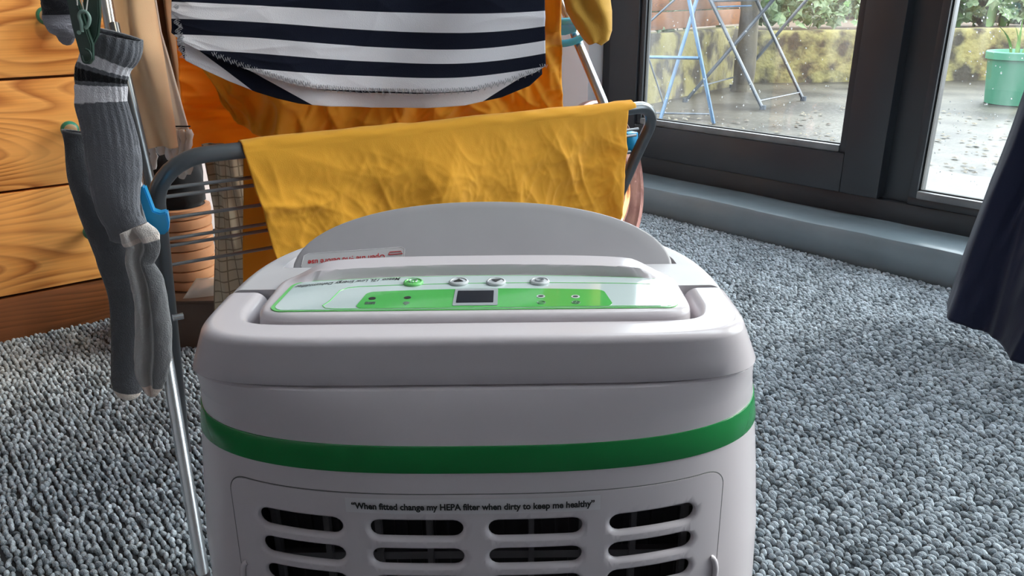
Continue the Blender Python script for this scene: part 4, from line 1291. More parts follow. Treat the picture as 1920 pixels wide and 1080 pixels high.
# --- socks
GREY, WHITE_, BLACK_, DARK, PALE = (.145, .147, .162), (.80, .77, .80), (.006, .006, .008), (.035, .036, .042), (.78, .66, .58)
def sock(name, pts, Y, tint_f, label, rib=True, flat=.45, opening=True, seed=0., dent=None, n=100, per=16):
    """pts: (px centre, py, half width in px, angle) along the sock from the cuff down"""
    P = catmull([(p[0], p[1], p[2]) for p in pts], per)
    m = len(P); C = np.array([at_y(p[0], p[1], Y) for p in P])
    scale = Y * 1.03 / F_PX
    T = np.gradient(C, axis=0); T /= np.linalg.norm(T, axis=1)[:, None]
    yv = np.array((0, 1.0, 0)); G = np.zeros((n, m, 3)); tint = np.zeros((n, m, 3))
    for j in range(m):
        t = j / (m - 1)
        u = np.cross(T[j], yv); u /= np.linalg.norm(u); v = np.cross(u, T[j])
        w = P[j, 2] * scale
        for i in range(n):
            th = 2 * math.pi * i / n; c, s = math.cos(th), math.sin(th)
            r = 1.0
            if rib: r += .030 * math.cos(th * 22) * (1 if t < .6 else .35)
            r += .10 * (float(vnoise(th * 1.3 + seed, t * 9 + seed)) - .5) + .06 * (float(vnoise(th * 3 + seed, t * 26)) - .5)
            fl_ = flat * (1 + .35 * math.sin(t * 9 + seed))
            G[i, j] = C[j] - u * c * w * r + v * s * w * fl_ * r
            if dent and s < 0:
                G[i, j] += v * dent * w * math.exp(-((c - .15) / .25) ** 2)
            tint[i, j] = tint_f(t, c, P[j, 1] - 5 * c)
    # turn the rim inwards at the opening, close the toe
    if opening:
        R = G[:, :1, :]; ctr = R.mean(0, keepdims=True)
        ins = [R * .93 + ctr * .07 + (C[1] - C[0]) * 1.5, R * .88 + ctr * .12 + (C[4] - C[0])]
        G = np.concatenate([ins[1], ins[0], G], 1); tint = np.concatenate([np.tile(np.array(DARK), (n, 2, 1)), tint], 1)
    Eend = G[:, -1:, :]; ctr = Eend.mean(0, keepdims=True); tv = (C[-1] - C[-2]); tv /= np.linalg.norm(tv)
    add = [Eend * .8 + ctr * .2 + tv * .004, Eend * .45 + ctr * .55 + tv * .007, Eend * .02 + ctr * .98 + tv * .008]
    G = np.concatenate([G] + add, 1); tint = np.concatenate([tint] + [tint[:, -1:, :]] * 3, 1)
    o = grid_obj(name, G, M['sock_wool'], None, tint=tint, closed_u=True)
    return tag(o, label, 'sock')
def tint_big(t, c, y):
    for lim, col_ in ((66, (.17, .16, .17)), (106, GREY), (127, WHITE_), (135, GREY), (152, BLACK_), (160, GREY), (190, WHITE_)):
        if y < lim: return col_
    return GREY
sock('ribbed_sock', [(209, 62, 53), (207, 85, 50), (197, 112, 43), (190, 140, 43), (190, 165, 43), (192, 195, 46), (203, 240, 49), (211, 290, 50), (216, 340, 47), (221, 385, 42), (232, 415, 38), (244, 440, 40)],
     .79, tint_big, 'grey ribbed sock with white and black bands clipped by a green peg', seed=1.)
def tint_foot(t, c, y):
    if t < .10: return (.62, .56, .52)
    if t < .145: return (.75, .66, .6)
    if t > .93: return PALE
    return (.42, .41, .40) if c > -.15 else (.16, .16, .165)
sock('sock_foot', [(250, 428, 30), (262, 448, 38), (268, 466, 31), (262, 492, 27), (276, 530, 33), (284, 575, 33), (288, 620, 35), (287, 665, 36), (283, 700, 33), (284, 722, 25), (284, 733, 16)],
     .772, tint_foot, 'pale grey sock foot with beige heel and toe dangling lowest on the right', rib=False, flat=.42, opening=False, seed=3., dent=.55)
sock('plain_sock', [(141, 246, 24), (142, 268, 21), (151, 300, 27), (166, 350, 33), (184, 400, 36), (205, 450, 38), (222, 500, 37), (236, 560, 34), (239, 640, 33), (239, 700, 33), (239, 722, 31), (239, 738, 24)],
     .835, lambda t, c, y: PALE if t > .955 else ((.2, .2, .21) if t < .015 else (.075, .076, .085)), 'plain dark grey sock with beige toe hanging behind the ribbed sock', rib=False, flat=.5, seed=5.)
sock('small_dark_sock', [(104, -14, 28), (110, 2, 30), (114, 20, 32), (117, 34, 33), (120, 48, 31), (123, 62, 24), (124, 70, 16)],
     .82, lambda t, c, y: (.30, .29, .32) if t > .42 else (.025, .025, .03), 'small black sock with a grey toe at the top left corner', rib=False, flat=.5, opening=False, seed=7.)
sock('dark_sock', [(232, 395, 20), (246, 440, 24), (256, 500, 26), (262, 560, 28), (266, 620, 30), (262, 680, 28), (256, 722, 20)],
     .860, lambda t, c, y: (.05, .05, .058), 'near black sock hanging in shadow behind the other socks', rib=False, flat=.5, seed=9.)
# --- sock hanger: green peg arm, clip, hook and cords
PEG = empty('peg_hanger', tuple(at_y(150, 20, .76)), 'dark green plastic peg holding the ribbed sock cuff', 'peg hanger')
Yp = .752
for nm, o2 in (('peg_arm', ((122, -12), (141, -12), (163, 58), (172, 84), (173, 112), (166, 121), (154, 119), (146, 92), (134, 50))),
               ('peg_arm', ((156, -12), (184, -12), (186, 30), (182, 66), (170, 90), (158, 82), (150, 50)))):
    bm = bmesh.new(); dy = .006 if nm and o2[0][0] > 150 else 0
    prism(bm, [at_y(x, y, Yp + dy) for x, y in o2], np.array((0, .006, 0)))
    bmesh.ops.recalc_face_normals(bm, faces=bm.faces)
    bmesh.ops.bevel(bm, geom=[e for e in bm.edges if e.calc_face_angle(0) > 1.2], offset=.0012, segments=2, affect='EDGES')
    bm_obj(nm, bm, M['peg_green'], PEG)
tube('peg_jaw', catmull([at_y(x, y, Yp - .003) for x, y in ((160, 92), (168, 97), (171, 108), (166, 117), (157, 116), (153, 104))], 5), .0011, M['peg_green'], PEG, 8)
tube('hook', catmull([at_y(x, y, Yp - .004) for x, y in ((154, 60), (152, 44), (148, 30), (152, 22), (162, 23), (168, 34), (166, 46), (160, 53))], 6), .0016, M['hook_green'], PEG, 8)
tube('rivet', [at_y(148, 61, Yp - .004), at_y(148, 61, Yp + .001)], .0019, M['hook_green'], PEG, 12)
tube('cord', [at_y(158, 26, Yp - .003), at_y(150, -14, Yp)], .0006, M['cord_white'], PEG, 6)
tube('cord', [at_y(161, 26, Yp - .003), at_y(166, -14, Yp)], .0006, M['cord_white'], PEG, 6)
tube('cord', [at_y(145, 10, Yp - .003), at_y(144, -14, Yp)], .0006, M['cord_white'], PEG, 6)
hb = at_y(155, -30, Yp)
tube('hanger_bar', [hb + np.array((-.06, 0, .02)), hb + np.array((.08, .02, .02))], .004, M['peg_green'], PEG, 10)
tube('hanger_hook', catmull([hb + np.array((0, 0, .02)), hb + np.array((.01, .02, .12)), hb + np.array((.02, .06, .24)), hb + np.array((.03, .1, .25)), hb + np.array((.03, .11, .2))], 6), .003, M['peg_green'], PEG, 8)

# ================================================================== CHEST OF DRAWERS
p0, p1 = at_z(0, 645, 0), at_z(205, 600, 0)
Bv = (p1 - p0) / np.linalg.norm(p1 - p0); Nv = np.array((Bv[1], -Bv[0], 0))   # Nv points out of the drawer fronts
def dr(u, out, z): return p0 + Bv * u + Nv * out + np.array((0, 0, z))
CH = empty('chest_of_drawers', tuple(dr(-.12, -.2, 0)), 'orange pine chest of drawers with round green knobs at the left edge', 'chest of drawers')
U0, U1 = -.55, .315
def dbox(name, u0, u1, o0, o1, z0, z1, mat, parent=CH, bev=.002):
    c = dr((u0 + u1) / 2, (o0 + o1) / 2, (z0 + z1) / 2)
    me_o = box_obj(name, (0, 0, 0), (1, 0, 0), (0, 1, 0), (u1 - u0) / 2, abs(o1 - o0) / 2, (z1 - z0) / 2, mat, None, bev)
    # own axes so that the grain runs along the board
    mw = Matrix(((Bv[0], -Nv[0], 0, c[0]), (Bv[1], -Nv[1], 0, c[1]), (0, 0, 1, c[2]), (0, 0, 0, 1)))
    me_o.matrix_basis = mw
    me_o.parent = parent
    if parent.type == 'EMPTY': me_o.matrix_parent_inverse = Matrix.Translation(parent.location).inverted()
    else: me_o.matrix_parent_inverse = (parent.matrix_parent_inverse.inverted() @ Matrix.Identity(4)) if False else parent.matrix_basis.inverted()
    return me_o
dbox('side_panel', U0, U0 + .018, -.018, -.40, 0, .965, M['pine'])
dbox('side_panel', U1 - .018, U1, -.018, -.40, 0, .965, M['pine'])
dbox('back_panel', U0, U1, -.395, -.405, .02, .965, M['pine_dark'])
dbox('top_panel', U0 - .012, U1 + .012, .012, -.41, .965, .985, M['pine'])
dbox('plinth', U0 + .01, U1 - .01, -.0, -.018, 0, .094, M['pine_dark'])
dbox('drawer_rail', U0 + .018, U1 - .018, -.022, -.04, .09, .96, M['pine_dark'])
def knob(u, z, parent):
    V, Fc = [], []; n = 28
    prof = [(.0075, 0), (.0070, .010), (.0085, .013), (.0150, .017), (.0172, .023), (.0165, .029), (.0120, .034), (.0060, .0362), (.0005, .037)]
    c = dr(u, 0, z)
    for r, h in prof:
        for k in range(n):
            th = 2 * math.pi * k / n
            V.append(c + Nv * h + Bv * r * math.cos(th) + np.array((0, 0, 1)) * r * math.sin(th))
    for i in range(len(prof) - 1):
        for k in range(n): Fc.append((i * n + k, i * n + (k + 1) % n, (i + 1) * n + (k + 1) % n, (i + 1) * n + k))
    me = [tuple(v) for v in V]
    o = mesh_obj('knob', me, Fc, [M['knob_green'], M['knob_wood']], None, True)
    for pz in o.data.polygons:
        if pz.index >= 6 * n: pz.material_index = 1
    o.parent = parent; o.matrix_parent_inverse = (parent.parent.matrix_world @ Matrix.Identity(4)).inverted() if False else parent.matrix_basis.inverted()
    return o
for z0, z1 in ((.100, .3095), (.3145, .5255), (.5305, .742), (.747, .958)):
    df = dbox('drawer', U0 + .003, U1 - .003, .0, -.020, z0, z1, M['pine'], CH, .003)
    zk = (z0 + z1) / 2 + .006
    knob(.208, zk, df); knob(-.43, zk, df)

# ================================================================== THINGS BEHIND THE AIRER
bx = at_z(392, 652, 0)
BX = empty('wooden_box', (bx[0] + .02, bx[1] + .09, 0), 'dark brown low wooden box under the ribbed clay basket', 'box')
bc = np.array((bx[0] - .02, bx[1] + .085))
bm = bmesh.new()
BZ = .100
box_obj('box_side', (bc[0], bc[1] - .085, BZ / 2), (1, 0, 0), (0, 1, 0), .125, .006, BZ / 2, M['box_wood'], BX, .0015)
box_obj('box_side', (bc[0], bc[1] + .085, BZ / 2), (1, 0, 0), (0, 1, 0), .125, .006, BZ / 2, M['box_wood'], BX, .0015)
for s in (-1, 1): box_obj('box_side', (bc[0] + s * .119, bc[1], BZ / 2), (1, 0, 0), (0, 1, 0), .006, .079, BZ / 2, M['box_wood'], BX, .0015)
box_obj('box_lid', (bc[0], bc[1], BZ + .004), (1, 0, 0), (0, 1, 0), .130, .096, .004, M['box_wood'], BX, .0015)
# ribbed basket
kx = at_y(353, 500, bc[1] - .01)
BK = empty('ribbed_basket', (kx[0], bc[1], BZ + .008), 'terracotta coloured round basket with dark ribs seen between airer tubes', 'basket')
zb = BZ + .008; 
ztop_b = at_y(353, 395, bc[1] - .05)[2]
nb = 8; hb_ = (ztop_b - zb) / nb
for k in range(nb):
    V, Fc = [], []; n = 40
    r0 = .0475 + .0012 * k
    pr = [(r0 - .004, .0), (r0, .0016), (r0 + .0016, hb_ * .5), (r0 + .0012, hb_ - .0022), (r0 - .004, hb_ - .0004), (r0 - .008, hb_ - .0004), (r0 - .008, 0)]
    for r, h in pr:
        for q in range(n):
            th = 2 * math.pi * q / n; rr2 = r * (1 + .008 * math.cos(th * 20 + k))
            V.append((kx[0] + rr2 * math.cos(th), bc[1] + rr2 * math.sin(th), zb + k * hb_ + h + .004 * math.cos(th) * 0))
    m_ = len(pr)
    for i in range(m_):
        for q in range(n): Fc.append((i * n + q, i * n + (q + 1) % n, ((i + 1) % m_) * n + (q + 1) % n, ((i + 1) % m_) * n + q))
    mesh_obj('basket_band', V, Fc, M['basket_clay'], BK, True, 45)
bm = bmesh.new(); bmesh.ops.create_cone(bm, cap_ends=True, segments=32, radius1=.043, radius2=.048, depth=hb_ * nb - .004, matrix=Matrix.Translation((kx[0], bc[1], zb + hb_ * nb / 2)))
bm_obj('basket_lining', bm, M['dark_plastic'], BK)
# black cloth bag stuffed into the basket
V, Fc = [], []; n = 48; pr = [(.038, -.02), (.046, 0), (.0555, .008), (.060, .03), (.062, .06), (.058, .085), (.045, .105), (.025, .116), (.002, .120)]
for i, (r, h) in enumerate(pr):
    for q in range(n):
        th = 2 * math.pi * q / n; r2 = r * (1 + .05 * math.sin(3 * th + i) + .03 * math.sin(7 * th + i * .8))
        V.append((kx[0] - .006 + r2 * math.cos(th), bc[1] + .85 * r2 * math.sin(th), ztop_b + .002 + h))
for i in range(len(pr) - 1):
    for q in range(n): Fc.append((i * n + q, i * n + (q + 1) % n, (i + 1) * n + (q + 1) % n, (i + 1) * n + q))
Fc.append(tuple(range(n))[::-1]); Fc.append(tuple((len(pr) - 1) * n + q for q in range(n)))
tag(mesh_obj('black_bag', V, Fc, M['black_cloth']), 'black fabric bag stuffed in the top of the ribbed basket', 'bag')
# checked cream cloth
def check_mat():
    m, n, l, b = base('checked_cloth', (.40, .34, .25, 1), .9, spec=.1)
    uvn = n.new('ShaderNodeUVMap'); uvn.uv_map = 'UVMap'; sp = n.new('ShaderNodeSeparateXYZ'); l.new(uvn.outputs[0], sp.inputs[0])
    outs = []
    for ax in ('X', 'Y'):
        f_ = n.new('ShaderNodeMath'); f_.operation = 'FRACT'; g = n.new('ShaderNodeMath'); g.operation = 'LESS_THAN'; g.inputs[1].default_value = .13
        l.new(sp.outputs[ax], f_.inputs[0]); l.new(f_.outputs[0], g.inputs[0]); outs.append(g)
    mx = n.new('ShaderNodeMath'); mx.operation = 'MAXIMUM'; l.new(outs[0].outputs[0], mx.inputs[0]); l.new(outs[1].outputs[0], mx.inputs[1])
    c = n.new('ShaderNodeMixRGB'); c.inputs[1].default_value = (.42, .36, .27, 1); c.inputs[2].default_value = (.20, .165, .12, 1)
    l.new(mx.outputs[0], c.inputs[0]); l.new(c.outputs[0], b.inputs['Base Color'])
    return m
M['check'] = check_mat()
def check_cloth():
    nu, nv = 60, 120; G = np.zeros((nu, nv, 3)); uv = np.zeros((nu, nv, 2)); Y = 1.26
    for j in range(nv):
        v = j / (nv - 1); y = 270 + (640 - 270) * v
        l = np.interp(y, [270, 400, 520, 640], [378, 398, 402, 410]); r = np.interp(y, [270, 400, 640], [470, 480, 520])
        for i in range(nu):
            u = i / (nu - 1); p = at_y(l + (r - l) * u, y, Y); p[1] += .010 * math.sin(u * 7 + v * 5) + .004 * math.sin(u * 19 - v * 9)
            G[i, j] = p; uv[i, j] = (u * 7, v * 19)
    G[..., 2] = np.maximum(G[..., 2], .012)
    tag(grid_obj('checked_cloth', G, M['check'], None, uv=uv, thick=.0012), 'cream checked tea towel hanging between the basket and the yellow sheet', 'cloth')
check_cloth()
# clear plastic bag corner on the box
G = np.zeros((14, 14, 3))
qd = [(372, 520), (404, 522), (412, 560), (336, 568)]
for i in range(14):
    for j in range(14):
        u, v = i / 13, j / 13
        x = (1 - u) * (1 - v) * 368 + u * (1 - v) * 404 + u * v * 410 + (1 - u) * v * 336
        y = (1 - u) * (1 - v) * 522 + u * (1 - v) * 520 + u * v * 572 + (1 - u) * v * 570
        G[i, j] = at_y(x, y, bc[1] - .075 - .008 * math.sin(u * 3 + v * 2))
tag(grid_obj('plastic_bag', G, M['clear_plastic'], None, thick=.0006), 'crumpled clear plastic bag lying against the ribbed basket', 'bag')
# copper pink dish leaning against the step
def dish():
    c = np.array((.285, 2.12, .170)); R = .168
    ax = np.array((.80, -.56, .22)); ax /= np.linalg.norm(ax)
    c = at_y(1130, 342, 1.98)
    u = np.cross(ax, ZV); u /= np.linalg.norm(u); v = np.cross(u, ax)
    R = (c[2] - .004) / abs(v[2])
    D_ = empty('copper_dish', (c[0], c[1], 0), 'round copper pink dish standing on edge beside the doorstep', 'dish')
    n = 72
    def rev(pr, nm, mat, wob=0):
        V, Fc = [], []
        for r, h in pr:
            for q in range(n):
                th = 2 * math.pi * q / n; r2 = r * R * (1 + wob * math.sin(th * 9))
                V.append(c + u * r2 * math.cos(th) + v * r2 * math.sin(th) + ax * h)
        for i in range(len(pr) - 1):
            for q in range(n): Fc.append((i * n + q, i * n + (q + 1) % n, (i + 1) * n + (q + 1) % n, (i + 1) * n + q))
        Fc.append(tuple(range(n))[::-1]); Fc.append(tuple((len(pr) - 1) * n + q for q in range(n)))
        return mesh_obj(nm, V, Fc, mat, D_, True, 50)
    rev([(.90, -.030), (.97, -.022), (1.0, -.008), (1.0, .004), (.985, .012), (.955, .015), (.92, .010), (.885, .014), (.80, .010), (.66, .006), (.62, .012), (.58, .004), (.3, -.004)], 'dish_body', M['copper_pink'])
    rev([(.56, .004), (.60, .013), (.57, .016), (.54, .012), (.50, .004)], 'sequin_ring', M['copper_glow'], .012)
    rev([(.5, .004), (.46, .016), (.40, .020), (.2, .026)], 'dish_boss', M['copper_pink'])
dish()

# ================================================================== CURTAIN
def curtain():
    nu, nv = 260, 90; G = np.zeros((nu, nv, 3))
    for i in range(nu):
        t = i / (nu - 1); s0_ = .560 - t * .46
        for j in range(nv):
            z = .028 + (2.15 - .028) * (j / (nv - 1)) ** 1.3
            k = min(1, z / .5)
            flare = (1 - k) * 1.0
            s = s0_ - .055 * k * (1 - t) - .012 * min(z, 1.2)
            D = 1.716 - .145 * (1 - math.exp(-t * 6)) * (1 - .55 * k) + .004
            fo = .030 * math.sin(t * 19 + .9 * math.sin(z * 3)) * (.5 + .5 * (1 - .3 * k)) * min(1, t * 12 + .15)
            fo += .016 * (float(vnoise(t * 22 + 3, z * 5)) - .5) + .012 * (float(crease(t * 7, z * 3.2, 2.)) - 1.)
            hem = .010 * math.sin(t * 9 + 1) * (1 - k) + .004 * math.sin(t * 25) * (1 - k)
            G[i, j] = room(D - fo, s, z + max(hem, -.015) )
    o = grid_obj('curtain', G, M['navy_velvet'], None, thick=.003)
    tag(o, 'long dark navy curtain hanging in front of the right hand glass door', 'curtain')
    rod = empty('curtain_rod', tuple(room(1.70, .1, 2.2)), 'thin dark curtain rod above the glass doors', 'curtain rod')
    tube('pole', [room(1.66, -1.5, 2.17), room(1.66, 2.1, 2.17)], .012, M['steel_grey'], rod, 12)
    for s in (-1.45, .7, 2.05):
        tube('bracket', [room(1.66, s, 2.17), room(2.0, s, 2.17)], .007, M['steel_grey'], rod, 8)
curtain()

# ================================================================== GARDEN
GZ = .05
M['patio'] = mottled('patio_concrete', (.013, .010, .006, 1), (.056, .050, .038, 1), 2.6, .5, .8, 40, .008, .40, .62, 12)
M['slab'] = mottled('pale_slab', (.046, .044, .039, 1), (.070, .068, .060, 1), 6, .5, .3, 40, .003)
M['moss_wall'] = mottled('mossy_concrete', (.030, .024, .015, 1), (.185, .162, .062, 1), 7.5, .9, .8, 30, .012, .40, .56, 12)
M['soil'] = mottled('soil', (.045, .028, .018, 1), (.10, .065, .04, 1), 14, .9, .8, 40, .01)
M['leaf'] = mottled('ivy_leaf', (.04, .08, .025, 1), (.14, .19, .09, 1), 30, .45, .1, 60, .001)
M['leaf_bright'] = mottled('bright_leaf', (.07, .17, .03, 1), (.14, .27, .07, 1), 12, .45, .1, 60, .001)
M['blue_metal'] = mottled('blue_metal', (.025, .075, .15, 1), (.04, .115, .21, 1), 20, .4, .1, 90, .001)
M['grey_metal'] = mottled('grey_blue_metal', (.03, .042, .058, 1), (.055, .07, .09, 1), 20, .45, .1, 90, .001)
M['pot_green'] = mottled('green_pot', (.04, .18, .11, 1), (.06, .22, .14, 1), 6, .5, .1, 60, .001)
M['post_wood'] = mottled('weathered_post', (.035, .028, .02, 1), (.09, .075, .045, 1), 9, .8, .6, 60, .004)
M['hedge'] = mottled('hedge_leaf', (.03, .08, .02, 1), (.10, .18, .05, 1), 20, .6, .3, 40, .01)
def wbox(name, x0, x1, y0, y1, z0, z1, mat, parent=None, bev=0, kind=None):
    o = box_obj(name, ((x0 + x1) / 2, (y0 + y1) / 2, (z0 + z1) / 2), (1, 0, 0), (0, 1, 0), (x1 - x0) / 2, (y1 - y0) / 2, (z1 - z0) / 2, mat, parent, bev)
    if kind: o['kind'] = kind
    return o
# patio ground with gentle relief
nG = 90; G = np.zeros((nG, nG, 3))
for i in range(nG):
    for j in range(nG):
        D = 2.32 + 9.0 * (i / (nG - 1)) ** 1.4; s = -5 + 13 * j / (nG - 1)
        G[i, j] = room(D, s, GZ + .006 * float(vnoise(D * 5, s * 5)))
o = grid_obj('patio_ground', G, M['patio']); o['kind'] = 'structure'
slabP = [room(2.31, -2, GZ - .02), room(2.93, -2, GZ - .02), room(2.95, 1.30, GZ - .02), room(2.31, 1.30, GZ - .02)]
o = plate('patio_slab', slabP, (0, 0, .040), M['slab'], None, .004); o['kind'] = 'structure'
slabP = [room(2.31, 1.312, GZ - .02), room(2.80, 1.312, GZ - .02), room(2.80, 4, GZ - .02), room(2.31, 4, GZ - .02)]
o = plate('patio_slab', slabP, (0, 0, .036), M['slab'], None, .004); o['kind'] = 'structure'
# low rendered garden walls
def wall_run(name, a, b, z1, thick, mat):
    a = np.array(a[:2]); b = np.array(b[:2]); d = b - a; L_ = np.linalg.norm(d); d /= L_; nrm = np.array((-d[1], d[0]))
    n = int(L_ / .05); V = []; Fc = []; prof = [(0, 0), (.0, .10), (.004, .3), (.0, z1 - .02 - GZ), (.015, z1 - GZ), (thick, z1 - GZ), (thick, 0)]
    for i in range(n + 1):
        for k, (o_, h) in enumerate(prof):
            jj = .010 * (float(vnoise(i * .35 + k, h * 11 + k)) - .5) if k < 5 else 0
            p = a + d * L_ * i / n + nrm * (o_ + jj); V.append((p[0], p[1], GZ - .01 + h))
    m_ = len(prof)
    for i in range(n):
        for k in range(m_ - 1): Fc.append((i * m_ + k, (i + 1) * m_ + k, (i + 1) * m_ + k + 1, i * m_ + k + 1))
    Fc.append(tuple(range(m_))); Fc.append(tuple(n * m_ + k for k in range(m_))[::-1])
    o = mesh_obj(name, V, Fc, mat, None, True, 50); o['kind'] = 'structure'
    return a, b, d, nrm
wa, wb_, wc = at_z(1175, 205, GZ), at_z(1398, 157, GZ), at_z(1990, 149, GZ)
w1 = wall_run('garden_wall', wa, wb_, .465, .16, M['moss_wall'])
w2 = wall_run('garden_wall', wb_, wc, .430, .16, M['moss_wall'])
# raised bed of soil behind the walls
bed = [np.array((wa[0], wa[1], .2)) + np.array((w1[3][0], w1[3][1], 0)) * .1, np.array((wb_[0], wb_[1], .2)) + np.array((0, .1, 0)), np.array((wc[0], wc[1], .2)) + np.array((0, .1, 0)), np.array((wc[0] + .5, wc[1] + 4, .2)), np.array((wa[0] - 2, wb_[1] + 4, .2)), np.array((wa[0] - 2, wa[1] + .6, .2))]
o = plate('soil_bed', bed, (0, 0, .215), M['soil']); o['kind'] = 'structure'
# timber sleepers on the left wall
SL = empty('timber_edging', (wa[0], wa[1], .465), 'orange brown timber boards edging the bed above the mossy wall', 'timber edging')
for k, (z0, z1) in enumerate(((.475, .575), (.582, .685), (.692, .79))):
    a, b, d, nrm = w1
    for q in range(2):
        aa, bb = a + d * (np.linalg.norm(b - a) * q / 2 + .004), a + d * (np.linalg.norm(b - a) * (q + 1) / 2 - .004)
        c = (aa + bb) / 2 + nrm * .05
        ob = box_obj('board', (0, 0, 0), (1, 0, 0), (0, 1, 0), np.linalg.norm(bb - aa) / 2, .022, (z1 - z0) / 2, M['sleeper'], None, .004)
        ob.matrix_basis = Matrix(((d[0], nrm[0], 0, c[0]), (d[1], nrm[1], 0, c[1]), (0, 0, 1, (z0 + z1) / 2), (0, 0, 0, 1)))
        ob.parent = SL; ob.matrix_parent_inverse = Matrix.Translation(SL.location).inverted()
# post
pp = at_z(1392, 172, GZ)
PO = empty('wooden_post', (pp[0], pp[1], GZ), 'mossy weathered wooden post at the corner of the garden wall', 'post')
tube('post_shaft', [(pp[0] + .0 * k, pp[1], GZ + z) for k, z in enumerate(np.linspace(0, 1.9, 12))], [.066 + .006 * math.sin(k * 1.7) for k in range(12)], M['post_wood'], PO, 14)
tube('post_foot', [(pp[0], pp[1], GZ - .01), (pp[0], pp[1], GZ + .05)], [.09, .07], M['post_wood'], PO, 14)
# ivy and plants
def leaves(name, pts, size, mat, label, cat, up_=.5):
    V, Fc = [], []
    shape = [(0, -.5), (.28, -.35), (.5, -.42), (.42, 0), (.52, .22), (.2, .25), (0, .6), (-.2, .25), (-.52, .22), (-.42, 0), (-.5, -.42), (-.28, -.35)]
    for p in pts:
        nrm = rng.normal(0, 1, 3); nrm[1] -= 1.2; nrm[2] += up_; nrm /= np.linalg.norm(nrm)
        u = np.cross(nrm, rng.normal(0, 1, 3)); u /= np.linalg.norm(u); v = np.cross(nrm, u); s = size * rng.uniform(.6, 1.3); o = len(V)
        V.append(p + nrm * .12 * s)
        for x, y in shape: V.append(p + u * x * s + v * y * s)
        n = len(shape)
        for k in range(n): Fc.append((o, o + 1 + k, o + 1 + (k + 1) % n))
    ob = mesh_obj(name, V, Fc, mat, None, False)
    tag(ob, label, cat, None, 'stuff'); return ob
pts = []
for k in range(900):
    px = rng.uniform(1405, 1640) if k < 650 else rng.uniform(1225, 1400)
    Yd = rng.uniform(5.95, 6.7) if k < 650 else rng.uniform(5.2, 6.2)
    x = (px - 960) / 1540 * Yd
    zmax = .44 + (.50 if k < 650 else .40)
    z = rng.uniform(.46 if k < 650 else .55, zmax + .2)
    if k >= 650:
        tt = rng.random(); base_ = w1[0] + w1[2] * np.linalg.norm(w1[1] - w1[0]) * (.2 + .75 * tt) + w1[3] * rng.uniform(.05, .35)
        x, Yd = base_; z = .72 + rng.uniform(-.15, .45) if rng.random() < .85 else rng.uniform(.45, .6)
    pts.append(np.array((x, Yd, z)))
leaves('ivy', pts, .085, M['leaf'], 'pale green ivy trailing over the raised bed wall beyond the left pane', 'ivy')
pts = [np.array(((rng.uniform(1750, 1960) - 960) / 1540 * (yy := rng.uniform(6.1, 6.7)), yy, rng.uniform(.46, .80))) for k in range(260)]
leaves('ground_cover_plant', pts, .11, M['leaf'], 'leafy ground cover in the bed beyond the right pane', 'plant')
def blade(p, d, L_, w, bend):
    pth = []; n = 9
    for k in range(n):
        t = k / (n - 1); pth.append(np.array(p) + np.array((0, 0, 1)) * L_ * t * (1 - .35 * bend * t) + np.array(d) * L_ * bend * t * t)
    V, Fc = [], []
    sd = np.cross(np.array(d) / (np.linalg.norm(d) + 1e-9), (0, 0, 1)); sd /= np.linalg.norm(sd)
    for k, q in enumerate(pth):
        t = k / (n - 1); ww = w * (1 - t ** 2.2) * (.6 + .4 * math.sin(math.pi * min(1, t * 1.6)))
        V += [q - sd * ww, q + np.array((0, 0, -.25 * ww)), q + sd * ww]
    for k in range(n - 1):
        for q in (0, 1): Fc.append((k * 3 + q, k * 3 + q + 1, k * 3 + q + 4, k * 3 + q + 3))
    return V, Fc
TP = empty('strap_leaf_plant', tuple(at_y(1800, 50, 6.2)), 'tall strap leaved plant growing in the bed above the green pot', 'plant')
for k in range(16):
    px = 1760 + 150 * rng.random(); Yd = 6.25 + .2 * rng.random()
    p = ((px - 960) / 1540 * Yd, Yd, .42); a = rng.uniform(0, 6.28)
    V, Fc = blade(p, (math.cos(a), math.sin(a) * .5, 0), rng.uniform(.45, .8), .035, rng.uniform(.1, .6))
    mesh_obj('leaf', V, Fc, M['leaf_bright'], TP)
# green pot
pc = at_z(1905, 195, GZ)
PT = empty('plant_pot', (pc[0], pc[1], GZ), 'tall pale green plastic pot with a young strap leaved plant', 'plant pot')
pr_top = at_y(1905, 98, pc[1])[2]; Rt = (1960 - 1843) / 2 / F_PX * pc[1] * 1.05; 
pcx = at_y(1902, 195, pc[1])[0]
V, Fc = [], []; n = 48; Hh = pr_top - GZ
pr = [(Rt * .80, 0), (Rt * .93, Hh - .05), (Rt * .94, Hh - .045), (Rt, Hh - .042), (Rt * 1.01, Hh - .005), (Rt * .99, Hh), (Rt * .95, Hh), (Rt * .92, Hh - .03), (Rt * .90, Hh - .05)]
for r, h in pr:
    for q in range(n): V.append((pcx + r * math.cos(2 * math.pi * q / n), pc[1] + r * math.sin(2 * math.pi * q / n), GZ + .006 + h))
for i in range(len(pr) - 1):
    for q in range(n): Fc.append((i * n + q, i * n + (q + 1) % n, (i + 1) * n + (q + 1) % n, (i + 1) * n + q))
Fc.append(tuple(range(n))[::-1])
mesh_obj('pot', V, Fc, M['pot_green'], PT, True, 40)
bm = bmesh.new(); bmesh.ops.create_circle(bm, cap_ends=True, segments=32, radius=Rt * .92, matrix=Matrix.Translation((pcx, pc[1], GZ + Hh - .035)))
bm_obj('potting_soil', bm, M['soil'], PT)
